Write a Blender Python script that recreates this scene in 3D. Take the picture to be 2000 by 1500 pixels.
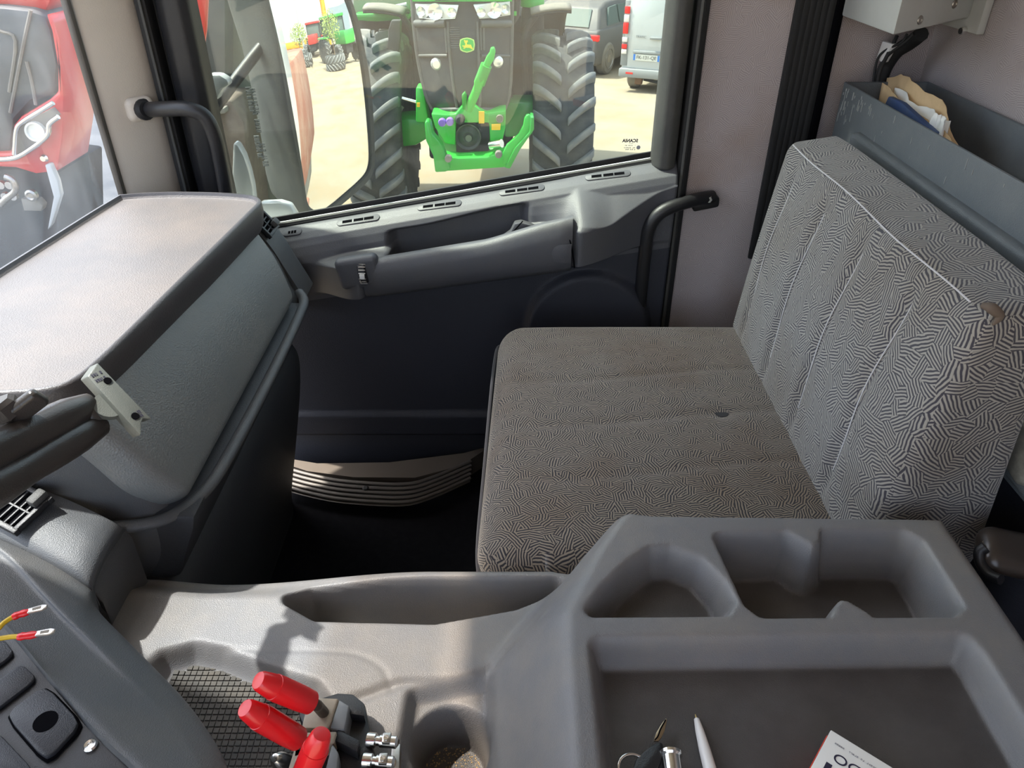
import bpy, bmesh, math, random
import numpy as np
from mathutils import Vector, Matrix
from math import radians, sin, cos, pi

for o in list(bpy.data.objects):
    bpy.data.objects.remove(o)
sc = bpy.context.scene
col = sc.collection

# ------------------------------------------------------------------ camera
PITCH = radians(33.4)
FPX = 1455.0
EYE = Vector((0.0, 0.0, 1.2))
cd = bpy.data.cameras.new('camera')
cam = bpy.data.objects.new('camera', cd)
col.objects.link(cam)
cam.location = EYE
cam.rotation_euler = (pi / 2 - PITCH, 0, 0)
cd.sensor_width = 36.0
cd.lens = 36.0 * FPX / 2000.0
cd.clip_start = 0.02
cd.clip_end = 500
sc.camera = cam

# ------------------------------------------------------------------ sky, sun, exposure
SUN_EL, SUN_AZ = radians(59), radians(18)
world = bpy.data.worlds.new('world')
sc.world = world
world.use_nodes = True
wn = world.node_tree
wn.nodes.clear()
w_out = wn.nodes.new('ShaderNodeOutputWorld')
w_bg = wn.nodes.new('ShaderNodeBackground')
w_sky = wn.nodes.new('ShaderNodeTexSky')
w_sky.sky_type = 'NISHITA'
w_sky.sun_disc = False
w_sky.sun_elevation = SUN_EL
w_sky.sun_rotation = -(pi / 2) + SUN_AZ
w_sky.air_density = 1.0
w_sky.dust_density = 3.0
w_sky.ozone_density = 1.0
w_hsv = wn.nodes.new('ShaderNodeHueSaturation')
w_hsv.inputs['Saturation'].default_value = 0.55
w_bg.inputs['Strength'].default_value = 0.55
wn.links.new(w_sky.outputs[0], w_hsv.inputs['Color'])
wn.links.new(w_hsv.outputs[0], w_bg.inputs['Color'])
wn.links.new(w_bg.outputs[0], w_out.inputs['Surface'])

sun_dir = Vector((-cos(SUN_EL) * cos(SUN_AZ), cos(SUN_EL) * sin(SUN_AZ), sin(SUN_EL)))
sl = bpy.data.lights.new('sun', 'SUN')
sl.energy = 9.0
sl.angle = radians(1.2)
sl.color = (1.0, 0.94, 0.84)
sun = bpy.data.objects.new('sun', sl)
col.objects.link(sun)
sun.rotation_euler = (-sun_dir).to_track_quat('-Z', 'Y').to_euler()
sun.location = sun_dir * 30

sc.view_settings.view_transform = 'Standard'
sc.view_settings.look = 'None'
sc.view_settings.gamma = 1.0
sc.view_settings.use_curve_mapping = False
sc.view_settings.exposure = 0.68

# ------------------------------------------------------------------ geometry helpers
GROUND = -1.7

def ray(px, py):
    u = (px - 1000) / FPX
    v = (750 - py) / FPX
    return Vector((u, cos(PITCH) + v * sin(PITCH), -sin(PITCH) + v * cos(PITCH)))

def aX(px, py, x):
    d = ray(px, py); return EYE + d * (x / d.x)
def aY(px, py, y):
    d = ray(px, py); return EYE + d * (y / d.y)
def aZ(px, py, z):
    d = ray(px, py); return EYE + d * ((z - EYE.z) / d.z)
def aT(px, py, t):
    return EYE + ray(px, py) * t

def link(name, me, mat=None, parent=None):
    o = bpy.data.objects.new(name, me)
    col.objects.link(o)
    if mat is not None and me is not None:
        me.materials.append(mat)
    if parent is not None:
        o.parent = parent
    return o

def smooth(me, ang=40):
    n = len(me.polygons)
    me.polygons.foreach_set('use_smooth', [True] * n)
    if ang < 179:
        me.set_sharp_from_angle(angle=radians(ang))
    me.update()

def boxuv(me):
    uv = me.uv_layers.new(name='UVMap')
    for p in me.polygons:
        n = p.normal
        ax = max(range(3), key=lambda i: abs(n[i]))
        for li in p.loop_indices:
            c = me.vertices[me.loops[li].vertex_index].co
            uv.data[li].uv = ((c.y, c.z), (c.x, c.z), (c.x, c.y))[ax]

def pyd(name, verts, faces, mat, parent=None, ang=40, uv=False, local=None):
    """mesh from data; local = origin subtracted from world coordinates"""
    me = bpy.data.meshes.new(name)
    if local is not None:
        verts = [Vector(v) - Vector(local) for v in verts]
    me.from_pydata([tuple(v) for v in verts], [], faces)
    me.update()
    bm = bmesh.new(); bm.from_mesh(me)
    bmesh.ops.recalc_face_normals(bm, faces=bm.faces)
    bm.to_mesh(me); bm.free()
    smooth(me, ang)
    if uv: boxuv(me)
    return link(name, me, mat, parent)

def bmo(name, bm, mat, parent=None, ang=40, uv=False):
    me = bpy.data.meshes.new(name)
    bm.normal_update()
    bm.to_mesh(me); bm.free()
    smooth(me, ang)
    if uv: boxuv(me)
    return link(name, me, mat, parent)

def empty(name, loc=(0, 0, 0), rz=0.0):
    o = bpy.data.objects.new(name, None)
    o.empty_display_size = 0.05
    col.objects.link(o)
    o.location = loc
    o.rotation_euler = (0, 0, rz)
    return o

def tag(o, label=None, cat=None, group=None, kind=None):
    if label: o['label'] = label
    if cat: o['category'] = cat
    if group: o['group'] = group
    if kind: o['kind'] = kind
    return o

def bevel(bm, off, seg=2, ang=30):
    if off <= 0: return
    es = [e for e in bm.edges if len(e.link_faces) == 2 and e.calc_face_angle(0) > radians(ang)]
    if es:
        bmesh.ops.bevel(bm, geom=es, offset=off, segments=seg, affect='EDGES', profile=0.5, clamp_overlap=True)

def bbox(bm, lo, hi, mtx=None):
    lo = Vector(lo); hi = Vector(hi)
    vs = [bm.verts.new((x, y, z)) for x in (lo.x, hi.x) for y in (lo.y, hi.y) for z in (lo.z, hi.z)]
    if mtx is not None:
        for v in vs: v.co = mtx @ v.co
    for f in ((0, 1, 3, 2), (4, 6, 7, 5), (0, 4, 5, 1), (2, 3, 7, 6), (0, 2, 6, 4), (1, 5, 7, 3)):
        bm.faces.new([vs[i] for i in f])

def box(name, lo, hi, mat, parent=None, bev=0.003, seg=2, mtx=None, uv=False):
    bm = bmesh.new()
    bbox(bm, lo, hi, mtx)
    bmesh.ops.recalc_face_normals(bm, faces=bm.faces)
    bevel(bm, bev, seg)
    return bmo(name, bm, mat, parent, uv=uv)

def prism(name, pts, ext, mat, parent=None, bev=0.0, seg=2, ang=40, uv=False, taper=1.0):
    """closed outline (3-D points in a plane) pushed along ext"""
    bm = bmesh.new()
    ext = Vector(ext)
    pts = [Vector(p) for p in pts]
    c = sum(pts, Vector()) / len(pts)
    a = [bm.verts.new(p) for p in pts]
    b = [bm.verts.new(c + (p - c) * taper + ext) for p in pts]
    n = len(pts)
    bm.faces.new(a); bm.faces.new(b[::-1])
    for i in range(n):
        bm.faces.new((a[i], b[i], b[(i + 1) % n], a[(i + 1) % n]))
    bmesh.ops.recalc_face_normals(bm, faces=bm.faces)
    bevel(bm, bev, seg)
    return bmo(name, bm, mat, parent, ang, uv)

def catmull(pts, k=6):
    pts = [Vector(p) for p in pts]
    if len(pts) < 3: return pts
    P = [pts[0] * 2 - pts[1]] + pts + [pts[-1] * 2 - pts[-2]]
    out = []
    for i in range(1, len(P) - 2):
        p0, p1, p2, p3 = P[i - 1], P[i], P[i + 1], P[i + 2]
        for j in range(k):
            t = j / k
            out.append(0.5 * ((2 * p1) + (p2 - p0) * t + (2 * p0 - 5 * p1 + 4 * p2 - p3) * t * t + (3 * p1 - p0 - 3 * p2 + p3) * t ** 3))
    out.append(pts[-1])
    return out

def tubedata(pts, r, n=10, flat=None):
    rs = r if isinstance(r, (list, tuple)) else [r] * len(pts)
    if len(rs) != len(pts):
        rs = list(np.interp(np.linspace(0, 1, len(pts)), np.linspace(0, 1, len(rs)), rs))
    V = []; Fc = []
    t = (pts[1] - pts[0]).normalized()
    up = Vector((0, 0, 1)) if abs(t.z) < 0.9 else Vector((1, 0, 0))
    a = t.cross(up).normalized(); b = t.cross(a).normalized()
    for i, p in enumerate(pts):
        if i == 0: tt = pts[1] - pts[0]
        elif i == len(pts) - 1: tt = pts[-1] - pts[-2]
        else: tt = pts[i + 1] - pts[i - 1]
        tt.normalize()
        a = (a - tt * a.dot(tt)).normalized(); b = tt.cross(a)
        for k in range(n):
            an = 2 * pi * k / n
            V.append(p + a * cos(an) * rs[i] + b * sin(an) * rs[i] * (flat or 1))
        if i:
            for k in range(n):
                Fc.append(((i - 1) * n + k, (i - 1) * n + (k + 1) % n, i * n + (k + 1) % n, i * n + k))
    Fc.append(tuple(range(n)))
    Fc.append(tuple(range((len(pts) - 1) * n, len(pts) * n)))
    return V, Fc

def tube(name, pts, r, mat, parent=None, n=10, k=6, flat=None, local=None):
    pp = catmull(pts, k) if k else [Vector(p) for p in pts]
    V, Fc = tubedata(pp, r, n, flat)
    return pyd(name, V, Fc, mat, parent, 50, local=local)

def lathe(name, prof, mat, parent=None, n=32, mtx=None, ang=35):
    """prof: (radius, height) pairs round +Z"""
    V = []; Fc = []
    m = len(prof)
    for k in range(n):
        a = 2 * pi * k / n
        for r, z in prof:
            v = Vector((r * cos(a), r * sin(a), z))
            V.append(mtx @ v if mtx is not None else v)
    for k in range(n):
        for j in range(m - 1):
            Fc.append((k * m + j, ((k + 1) % n) * m + j, ((k + 1) % n) * m + j + 1, k * m + j + 1))
    if prof[0][0] > 1e-6: Fc.append(tuple(k * m for k in range(n)))
    if prof[-1][0] > 1e-6: Fc.append(tuple(k * m + m - 1 for k in range(n)))
    me = bpy.data.meshes.new(name)
    me.from_pydata([tuple(v) for v in V], [], Fc)
    bm = bmesh.new(); bm.from_mesh(me)
    bmesh.ops.remove_doubles(bm, verts=bm.verts, dist=1e-6)
    bmesh.ops.recalc_face_normals(bm, faces=bm.faces)
    bm.to_mesh(me); bm.free()
    smooth(me, ang)
    return link(name, me, mat, parent)

def frame(origin, z, x=None):
    """matrix with local +Z along z"""
    z = Vector(z).normalized()
    x = Vector(x) if x is not None else (Vector((1, 0, 0)) if abs(z.x) < 0.9 else Vector((0, 1, 0)))
    y = z.cross(x).normalized(); x = y.cross(z).normalized()
    m = Matrix((x, y, z)).transposed().to_4x4()
    m.translation = Vector(origin)
    return m

def surf(name, grid, mat, parent=None, ang=60, uv=False, closed_u=False, uvscale=None):
    """grid[i][j] points"""
    nu = len(grid); nv = len(grid[0])
    V = [p for row in grid for p in row]
    Fc = []
    for i in range(nu - 1 + (1 if closed_u else 0)):
        for j in range(nv - 1):
            i2 = (i + 1) % nu
            Fc.append((i * nv + j, i2 * nv + j, i2 * nv + j + 1, i * nv + j + 1))
    me = bpy.data.meshes.new(name)
    me.from_pydata([tuple(v) for v in V], [], Fc)
    me.update()
    smooth(me, ang)
    if uv: boxuv(me)
    return link(name, me, mat, parent)

def solidify(o, t, off=-1):
    m = o.modifiers.new('solid', 'SOLIDIFY'); m.thickness = t; m.offset = off
    return o

def rbox(name, size, r, mat, parent=None, n=(14, 14, 8), fn=None, uv=False, loc=None, rot=None):
    """rounded box with dense grid; fn(p, unit) may displace"""
    h = [s / 2 for s in size]
    rr = min([r] + [x * 0.98 for x in h])
    ax = []
    for i in range(3):
        c = [-h[i] + rr * (1 - math.tan((1 - k / 4) * pi / 4)) for k in range(4)]
        inner = np.linspace(-h[i] + rr, h[i] - rr, n[i] + 1)
        ax.append(c + list(inner) + [-x for x in c[::-1]])
    idx = {}; V = []; Fc = []
    def vid(p):
        k = tuple(round(x, 7) for x in p)
        if k not in idx:
            q = Vector([max(-h[i] + rr, min(h[i] - rr, p[i])) for i in range(3)])
            d = Vector(p) - q
            v = q + d.normalized() * rr if d.length > 1e-9 else Vector(p)
            if fn: v = fn(v, Vector([v[i] / h[i] for i in range(3)]))
            idx[k] = len(V); V.append(v)
        return idx[k]
    for a in range(3):
        b, c = (a + 1) % 3, (a + 2) % 3
        for s in (-1, 1):
            for i in range(len(ax[b]) - 1):
                for j in range(len(ax[c]) - 1):
                    q = []
                    for di, dj in ((0, 0), (1, 0), (1, 1), (0, 1)):
                        p = [0, 0, 0]; p[a] = s * h[a]; p[b] = ax[b][i + di]; p[c] = ax[c][j + dj]
                        q.append(vid(p))
                    Fc.append(q if s > 0 else q[::-1])
    o = pyd(name, V, Fc, mat, parent, 180, uv)
    if loc is not None: o.location = loc
    if rot is not None: o.rotation_euler = rot
    return o

def text(name, s, size, mat, parent, mtx, ext=0.0004, bold=0.0, ax='CENTER'):
    cu = bpy.data.curves.new(name, 'FONT')
    cu.body = s; cu.size = size; cu.extrude = ext; cu.offset = bold
    cu.align_x = ax; cu.align_y = 'CENTER'
    t = bpy.data.objects.new(name + '_tmp', cu)
    col.objects.link(t)
    dg = bpy.context.evaluated_depsgraph_get()
    me = bpy.data.meshes.new_from_object(t.evaluated_get(dg))
    bpy.data.objects.remove(t)
    me.name = name
    me.materials.clear()
    me.transform(mtx)
    return link(name, me, mat, parent)

def marks(name, n, w, h, mat_, parent, mtx, seed=1, th=0.0004):
    """a line of print too small to read: little upright strokes with gaps"""
    rg = random.Random(seed); bm = bmesh.new()
    x = -w / 2; cw = w / n
    for k in range(n):
        if rg.random() > 0.14:
            s = cw * rg.uniform(0.18, 0.3)
            bbox(bm, (x, -h / 2, 0), (x + s, h / 2, th))
            if rg.random() > 0.4: bbox(bm, (x + cw * 0.45, -h / 2, 0), (x + cw * 0.45 + s, h / 2, th))
            y0 = rg.choice((-h / 2, -h * 0.1, h / 2 - s))
            bbox(bm, (x, y0, 0), (x + cw * 0.6, y0 + s, th))
        x += cw
    bm.transform(mtx)
    return bmo(name, bm, mat_, parent)

def copytree(o, parent=None):
    c = o.copy(); col.objects.link(c); c.parent = parent
    for ch in list(o.children):
        copytree(ch, c)
    return c

# ------------------------------------------------------------------ materials
def mat(name, rgb, rough=0.6, metal=0.0, spec=0.5, grain=None, var=None, coat=0.0):
    """grain=(scale, strength) bump noise; var=(scale, rgb2, amount) colour variation"""
    m = bpy.data.materials.new(name)
    m.use_nodes = True
    nt = m.node_tree
    b = nt.nodes['Principled BSDF']
    b.inputs['Base Color'].default_value = (*rgb, 1)
    b.inputs['Roughness'].default_value = rough
    b.inputs['Metallic'].default_value = metal
    b.inputs['Specular IOR Level'].default_value = spec
    b.inputs['Coat Weight'].default_value = coat
    tc = nt.nodes.new('ShaderNodeTexCoord')
    if grain:
        v = nt.nodes.new('ShaderNodeTexVoronoi')
        v.inputs['Scale'].default_value = grain[0]
        nt.links.new(tc.outputs['Object'], v.inputs['Vector'])
        bp = nt.nodes.new('ShaderNodeBump')
        bp.inputs['Strength'].default_value = grain[1]
        bp.inputs['Distance'].default_value = 0.0008
        nt.links.new(v.outputs['Distance'], bp.inputs['Height'])
        nt.links.new(bp.outputs[0], b.inputs['Normal'])
    if var:
        nz = nt.nodes.new('ShaderNodeTexNoise')
        nz.inputs['Scale'].default_value = var[0]
        nz.inputs['Detail'].default_value = 5
        nz.inputs['Roughness'].default_value = 0.65
        nt.links.new(tc.outputs['Object'], nz.inputs['Vector'])
        rp = nt.nodes.new('ShaderNodeValToRGB')
        rp.color_ramp.elements[0].position = 0.42
        rp.color_ramp.elements[0].color = (*rgb, 1)
        rp.color_ramp.elements[1].position = 0.72
        k = var[2]
        rp.color_ramp.elements[1].color = tuple(rgb[i] * (1 - k) + var[1][i] * k for i in range(3)) + (1,)
        nt.links.new(nz.outputs['Fac'], rp.inputs['Fac'])
        nt.links.new(rp.outputs[0], b.inputs['Base Color'])
    return m

def fabric(name, base, dark, cell=62.0, freq=300.0, width=0.0, dirt=None, rough=0.95, k=1.0, bump=0.3):
    """woven cloth: patches of short parallel stripes turned every which way"""
    m = bpy.data.materials.new(name)
    m.use_nodes = True
    nt = m.node_tree; L = nt.links.new
    b = nt.nodes['Principled BSDF']
    b.inputs['Roughness'].default_value = rough
    b.inputs['Specular IOR Level'].default_value = 0.15
    b.inputs['Sheen Weight'].default_value = 0.25
    uv = nt.nodes.new('ShaderNodeUVMap')
    nz = nt.nodes.new('ShaderNodeTexNoise'); nz.inputs['Scale'].default_value = 45
    L(uv.outputs[0], nz.inputs['Vector'])
    mx = nt.nodes.new('ShaderNodeVectorMath'); mx.operation = 'SCALE'; mx.inputs['Scale'].default_value = 0.006
    L(nz.outputs['Color'], mx.inputs[0])
    ad = nt.nodes.new('ShaderNodeVectorMath'); ad.operation = 'ADD'
    L(uv.outputs[0], ad.inputs[0]); L(mx.outputs[0], ad.inputs[1])
    vo = nt.nodes.new('ShaderNodeTexVoronoi'); vo.voronoi_dimensions = '2D'
    vo.inputs['Scale'].default_value = cell
    L(ad.outputs[0], vo.inputs['Vector'])
    se = nt.nodes.new('ShaderNodeSeparateColor'); L(vo.outputs['Color'], se.inputs[0])
    an = nt.nodes.new('ShaderNodeMath'); an.operation = 'MULTIPLY'; an.inputs[1].default_value = 2 * pi
    L(se.outputs[0], an.inputs[0])
    ro = nt.nodes.new('ShaderNodeVectorRotate'); ro.rotation_type = 'Z_AXIS'
    L(ad.outputs[0], ro.inputs['Vector']); L(an.outputs[0], ro.inputs['Angle'])
    sx = nt.nodes.new('ShaderNodeSeparateXYZ'); L(ro.outputs[0], sx.inputs[0])
    fq = nt.nodes.new('ShaderNodeMath'); fq.operation = 'MULTIPLY'; fq.inputs[1].default_value = freq * 2 * pi
    L(sx.outputs[0], fq.inputs[0])
    sn = nt.nodes.new('ShaderNodeMath'); sn.operation = 'SINE'; L(fq.outputs[0], sn.inputs[0])
    rp = nt.nodes.new('ShaderNodeMapRange')
    rp.inputs['From Min'].default_value = -0.35 + width; rp.inputs['From Max'].default_value = 0.35 + width
    L(sn.outputs[0], rp.inputs['Value'])
    mc = nt.nodes.new('ShaderNodeMix'); mc.data_type = 'RGBA'
    mc.inputs['A'].default_value = (*base, 1); mc.inputs['B'].default_value = (*dark, 1)
    kk = nt.nodes.new('ShaderNodeMath'); kk.operation = 'MULTIPLY'; kk.inputs[1].default_value = k
    L(rp.outputs[0], kk.inputs[0]); L(kk.outputs[0], mc.inputs['Factor'])
    last = mc.outputs['Result']
    if dirt:
        dn = nt.nodes.new('ShaderNodeTexNoise'); dn.inputs['Scale'].default_value = dirt[0]; dn.inputs['Detail'].default_value = 4
        tc = nt.nodes.new('ShaderNodeTexCoord'); L(tc.outputs['Object'], dn.inputs['Vector'])
        dr = nt.nodes.new('ShaderNodeMapRange'); dr.inputs['From Min'].default_value = 0.48; dr.inputs['From Max'].default_value = 0.75
        dr.inputs['To Max'].default_value = dirt[2]
        L(dn.outputs['Fac'], dr.inputs['Value'])
        dm = nt.nodes.new('ShaderNodeMix'); dm.data_type = 'RGBA'; dm.blend_type = 'MULTIPLY'
        dm.inputs['B'].default_value = (*dirt[1], 1)
        L(dr.outputs[0], dm.inputs['Factor']); L(last, dm.inputs['A'])
        last = dm.outputs['Result']
    L(last, b.inputs['Base Color'])
    bp = nt.nodes.new('ShaderNodeBump'); bp.inputs['Strength'].default_value = bump; bp.inputs['Distance'].default_value = 0.0006
    bp.invert = True
    L(sn.outputs[0], bp.inputs['Height']); L(bp.outputs[0], b.inputs['Normal'])
    return m

def glass(name, tint=(0.93, 0.96, 0.95), gloss=0.05, dust=None):
    m = bpy.data.materials.new(name)
    m.use_nodes = True
    nt = m.node_tree; L = nt.links.new
    nt.nodes.remove(nt.nodes['Principled BSDF'])
    out = nt.nodes['Material Output']
    t = nt.nodes.new('ShaderNodeBsdfTransparent'); t.inputs[0].default_value = (*tint, 1)
    g = nt.nodes.new('ShaderNodeBsdfGlossy'); g.inputs['Roughness'].default_value = 0.02
    mx = nt.nodes.new('ShaderNodeMixShader'); mx.inputs[0].default_value = gloss
    L(t.outputs[0], mx.inputs[1]); L(g.outputs[0], mx.inputs[2])
    last = mx.outputs[0]
    if dust:
        d = nt.nodes.new('ShaderNodeBsdfDiffuse'); d.inputs[0].default_value = (*dust[2], 1)
        tr = nt.nodes.new('ShaderNodeBsdfTranslucent'); tr.inputs[0].default_value = (*dust[2], 1)
        ds = nt.nodes.new('ShaderNodeMixShader'); L(d.outputs[0], ds.inputs[1]); L(tr.outputs[0], ds.inputs[2])
        tc = nt.nodes.new('ShaderNodeTexCoord')
        mp = nt.nodes.new('ShaderNodeMapping'); mp.inputs['Scale'].default_value = dust[3]
        L(tc.outputs['Object'], mp.inputs[0])
        nz = nt.nodes.new('ShaderNodeTexNoise'); nz.inputs['Scale'].default_value = dust[0]; nz.inputs['Detail'].default_value = 6
        nz.inputs['Distortion'].default_value = 0.6
        L(mp.outputs[0], nz.inputs['Vector'])
        r = nt.nodes.new('ShaderNodeMapRange'); r.inputs['From Min'].default_value = 0.45; r.inputs['From Max'].default_value = 0.8
        r.inputs['To Min'].default_value = dust[1] * 0.25; r.inputs['To Max'].default_value = dust[1]
        L(nz.outputs['Fac'], r.inputs['Value'])
        m2 = nt.nodes.new('ShaderNodeMixShader')
        L(r.outputs[0], m2.inputs[0]); L(last, m2.inputs[1]); L(ds.outputs[0], m2.inputs[2])
        last = m2.outputs[0]
    L(last, out.inputs['Surface'])
    return m

G = lambda v, w=0.0: (v * (1 + w), v, v * (1 - w))
M = {}
M['plastic'] = mat('console_plastic', (0.155, 0.153, 0.158), 0.47, grain=(900, 0.35), var=(7, (0.23, 0.205, 0.175), 0.65))
def add_floor_tone(m, rgb, attr='floor_tone'):
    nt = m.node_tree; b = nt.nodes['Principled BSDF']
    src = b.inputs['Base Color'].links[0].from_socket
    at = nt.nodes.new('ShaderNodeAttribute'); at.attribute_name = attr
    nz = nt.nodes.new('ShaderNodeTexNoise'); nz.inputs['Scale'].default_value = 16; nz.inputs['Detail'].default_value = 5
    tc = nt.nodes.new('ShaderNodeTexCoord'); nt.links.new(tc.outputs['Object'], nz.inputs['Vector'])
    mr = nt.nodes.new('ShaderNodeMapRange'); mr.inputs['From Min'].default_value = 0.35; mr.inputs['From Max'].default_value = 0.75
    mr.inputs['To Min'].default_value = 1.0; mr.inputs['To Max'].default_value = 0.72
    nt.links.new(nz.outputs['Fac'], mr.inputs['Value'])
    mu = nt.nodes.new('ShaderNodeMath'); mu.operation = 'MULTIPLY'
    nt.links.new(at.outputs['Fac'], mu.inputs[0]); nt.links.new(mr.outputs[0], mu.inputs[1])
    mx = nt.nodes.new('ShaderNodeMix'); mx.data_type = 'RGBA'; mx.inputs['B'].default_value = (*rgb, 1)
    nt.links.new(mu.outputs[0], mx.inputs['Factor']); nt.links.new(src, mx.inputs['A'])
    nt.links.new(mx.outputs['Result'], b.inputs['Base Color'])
add_floor_tone(M['plastic'], (0.055, 0.05, 0.049))  # recess floors coloured darker than the rest of the console
M['dash'] = mat('dash_plastic', (0.066, 0.07, 0.076), 0.5, grain=(850, 0.35), var=(9, (0.10, 0.094, 0.084), 0.6))
M['dashdark'] = mat('dash_lower_plastic', (0.028, 0.03, 0.035), 0.6, grain=(500, 0.3), var=(8, (0.04, 0.04, 0.04), 0.5))
M['shelf'] = mat('shelf_skin', (0.115, 0.104, 0.10), 0.5, grain=(520, 0.35), var=(6, (0.17, 0.14, 0.12), 0.7))
M['shelfrim'] = mat('shelf_rim', (0.07, 0.065, 0.068), 0.45, grain=(500, 0.3))
M['lid'] = mat('lid_skin', (0.155, 0.163, 0.163), 0.45, grain=(430, 0.6), var=(8, (0.2, 0.195, 0.18), 0.5))
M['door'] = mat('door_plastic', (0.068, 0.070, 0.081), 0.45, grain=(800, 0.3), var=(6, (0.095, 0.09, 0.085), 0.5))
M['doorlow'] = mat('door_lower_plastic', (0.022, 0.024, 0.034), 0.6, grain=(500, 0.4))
M['black'] = mat('black_plastic', (0.011, 0.011, 0.013), 0.45, grain=(900, 0.2))
M['rubber'] = mat('black_rubber', (0.014, 0.014, 0.015), 0.7)
M['void'] = mat('dark_gap', (0.003, 0.003, 0.004), 0.9, spec=0.03)
M['carpet'] = mat('floor_rubber', (0.006, 0.006, 0.008), 0.95, spec=0.1, var=(60, (0.012, 0.012, 0.014), 0.6))
M['pillar'] = mat('pillar_trim', (0.58, 0.52, 0.455), 0.6, grain=(500, 0.2), var=(5, (0.48, 0.42, 0.36), 0.4))
M['darktrim'] = mat('window_frame_trim', (0.055, 0.055, 0.052), 0.6, grain=(900, 0.3), var=(14, (0.09, 0.085, 0.075), 0.5))
M['seat'] = fabric('seat_cloth', (0.225, 0.19, 0.152), (0.026, 0.025, 0.03), cell=70, freq=270, dirt=(7, (0.75, 0.58, 0.44), 0.7))
M['back'] = fabric('backrest_cloth', (0.30, 0.285, 0.26), (0.052, 0.05, 0.062), cell=52, freq=240, dirt=(5, (0.7, 0.58, 0.45), 0.6))
M['wallcloth'] = fabric('wall_cloth', (0.46, 0.405, 0.40), (0.26, 0.222, 0.232), cell=60, freq=310, dirt=(4, (0.75, 0.62, 0.5), 0.8), k=0.62, bump=0.15)
M['stitch'] = mat('pale_stitching', (0.55, 0.54, 0.56), 0.9)
M['strap'] = mat('ribbed_webbing', (0.016, 0.016, 0.017), 0.8)
M['bin'] = mat('bin_plastic', (0.105, 0.118, 0.13), 0.5, grain=(700, 0.4), var=(18, (0.14, 0.15, 0.155), 0.6))
M['metalbox'] = mat('grey_painted_metal', (0.47, 0.48, 0.46), 0.4, var=(10, (0.38, 0.37, 0.35), 0.5))
M['chrome'] = mat('chrome', (0.75, 0.74, 0.72), 0.18, 1.0)
M['steel'] = mat('worn_steel', (0.45, 0.43, 0.40), 0.35, 1.0, var=(60, (0.25, 0.2, 0.15), 0.5))
M['alu'] = mat('ribbed_aluminium', (0.10, 0.09, 0.082), 0.55, 0.3)
M['cloth_tan'] = mat('dusty_carpet', (0.085, 0.07, 0.057), 0.95, var=(20, (0.08, 0.065, 0.05), 0.6))
M['paper'] = mat('manila_paper', (0.62, 0.44, 0.25), 0.8, var=(25, (0.45, 0.3, 0.16), 0.5))
M['white'] = mat('white_paper', (0.78, 0.77, 0.74), 0.7)
M['whiteplastic'] = mat('white_plastic', (0.72, 0.70, 0.68), 0.35)
M['blue'] = mat('blue_cover', (0.03, 0.06, 0.16), 0.6, var=(15, (0.1, 0.12, 0.12), 0.5))
M['red'] = mat('red_rubber', (0.74, 0.010, 0.015), 0.35, coat=0.2)
M['redbox'] = mat('red_card', (0.72, 0.06, 0.03), 0.6)
M['ink'] = mat('ink', (0.015, 0.013, 0.04), 0.6)
M['greyink'] = mat('grey_ink', (0.35, 0.35, 0.38), 0.7)
M['yellow'] = mat('yellow_wire', (0.65, 0.42, 0.02), 0.45)
M['clear'] = mat('tinned_terminal', (0.62, 0.58, 0.52), 0.25, 0.7)
M['mountgrey'] = mat('mount_plate_grey', (0.11, 0.118, 0.105), 0.5, grain=(900, 0.2))
M['mountblack'] = mat('mount_arm_black', (0.045, 0.04, 0.038), 0.3, grain=(700, 0.15))
M['beige'] = mat('beige_lever_block', (0.42, 0.36, 0.28), 0.55, var=(30, (0.28, 0.22, 0.16), 0.6))
M['greyblock'] = mat('grey_lever_block', (0.2, 0.21, 0.22), 0.5)
M['rust'] = mat('rusty_metal', (0.17, 0.09, 0.045), 0.7, 0.3, var=(60, (0.07, 0.04, 0.03), 0.8))
M['glass'] = glass('door_glass', tint=(0.74, 0.79, 0.76), dust=(3.0, 0.035, (0.8, 0.8, 0.74), (1.5, 1, 0.4)))
M['screen'] = glass('windscreen_glass', (0.84, 0.87, 0.90), 0.05, dust=(4.5, 0.08, (0.80, 0.83, 0.88), (1, 2.2, 0.8)))
M['visor'] = glass('added_visor_smoke', (0.84, 0.80, 0.76), 0.04)
M['mirror'] = mat('mirror_glass', (0.95, 0.96, 0.95), 0.0, 1.0)
# ================================================================== cab shell
tag(box('floor', (-0.95, -0.85, -0.05), (1.0, 1.53, 0.0), M['carpet'], bev=0), 'black rubber cab floor in the footwell', kind='structure')
o = box('wall_rear', (0.765, -0.85, 0.0), (0.80, 1.53, 1.80), M['wallcloth'], bev=0.004, uv=True)
tag(o, 'lilac grey patterned cloth rear wall of the cab', kind='structure')
o = box('wall_right', (0.352, 1.48, 0.0), (0.79, 1.52, 1.80), M['wallcloth'], bev=0.004, uv=True)
tag(o, 'lilac grey patterned cloth side wall behind the door', kind='structure')
tag(box('ceiling', (-0.72, -0.85, 1.76), (0.80, 1.53, 1.80), M['pillar'], bev=0.004), 'pale cab roof lining above', kind='structure')
tag(box('wall_left', (0.36, -0.87, 0.0), (0.80, -0.83, 1.80), M['wallcloth'], bev=0.004, uv=True), 'patterned cloth wall behind the open driver door', kind='structure')
tag(box('trim_3', (-0.735, -0.85, 1.68), (-0.70, 1.50, 1.80), M['pillar'], bev=0.004), 'unseen pale header trim added above the windscreen to cut the sun', kind='structure')  # out of view; added low enough to keep sun off the seat cushion
tag(box('trim_4', (-0.62, 1.455, 0.0), (0.36, 1.53, 0.125), M['doorlow'], bev=0.004), 'black door sill at the foot of the door', kind='structure')
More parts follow.
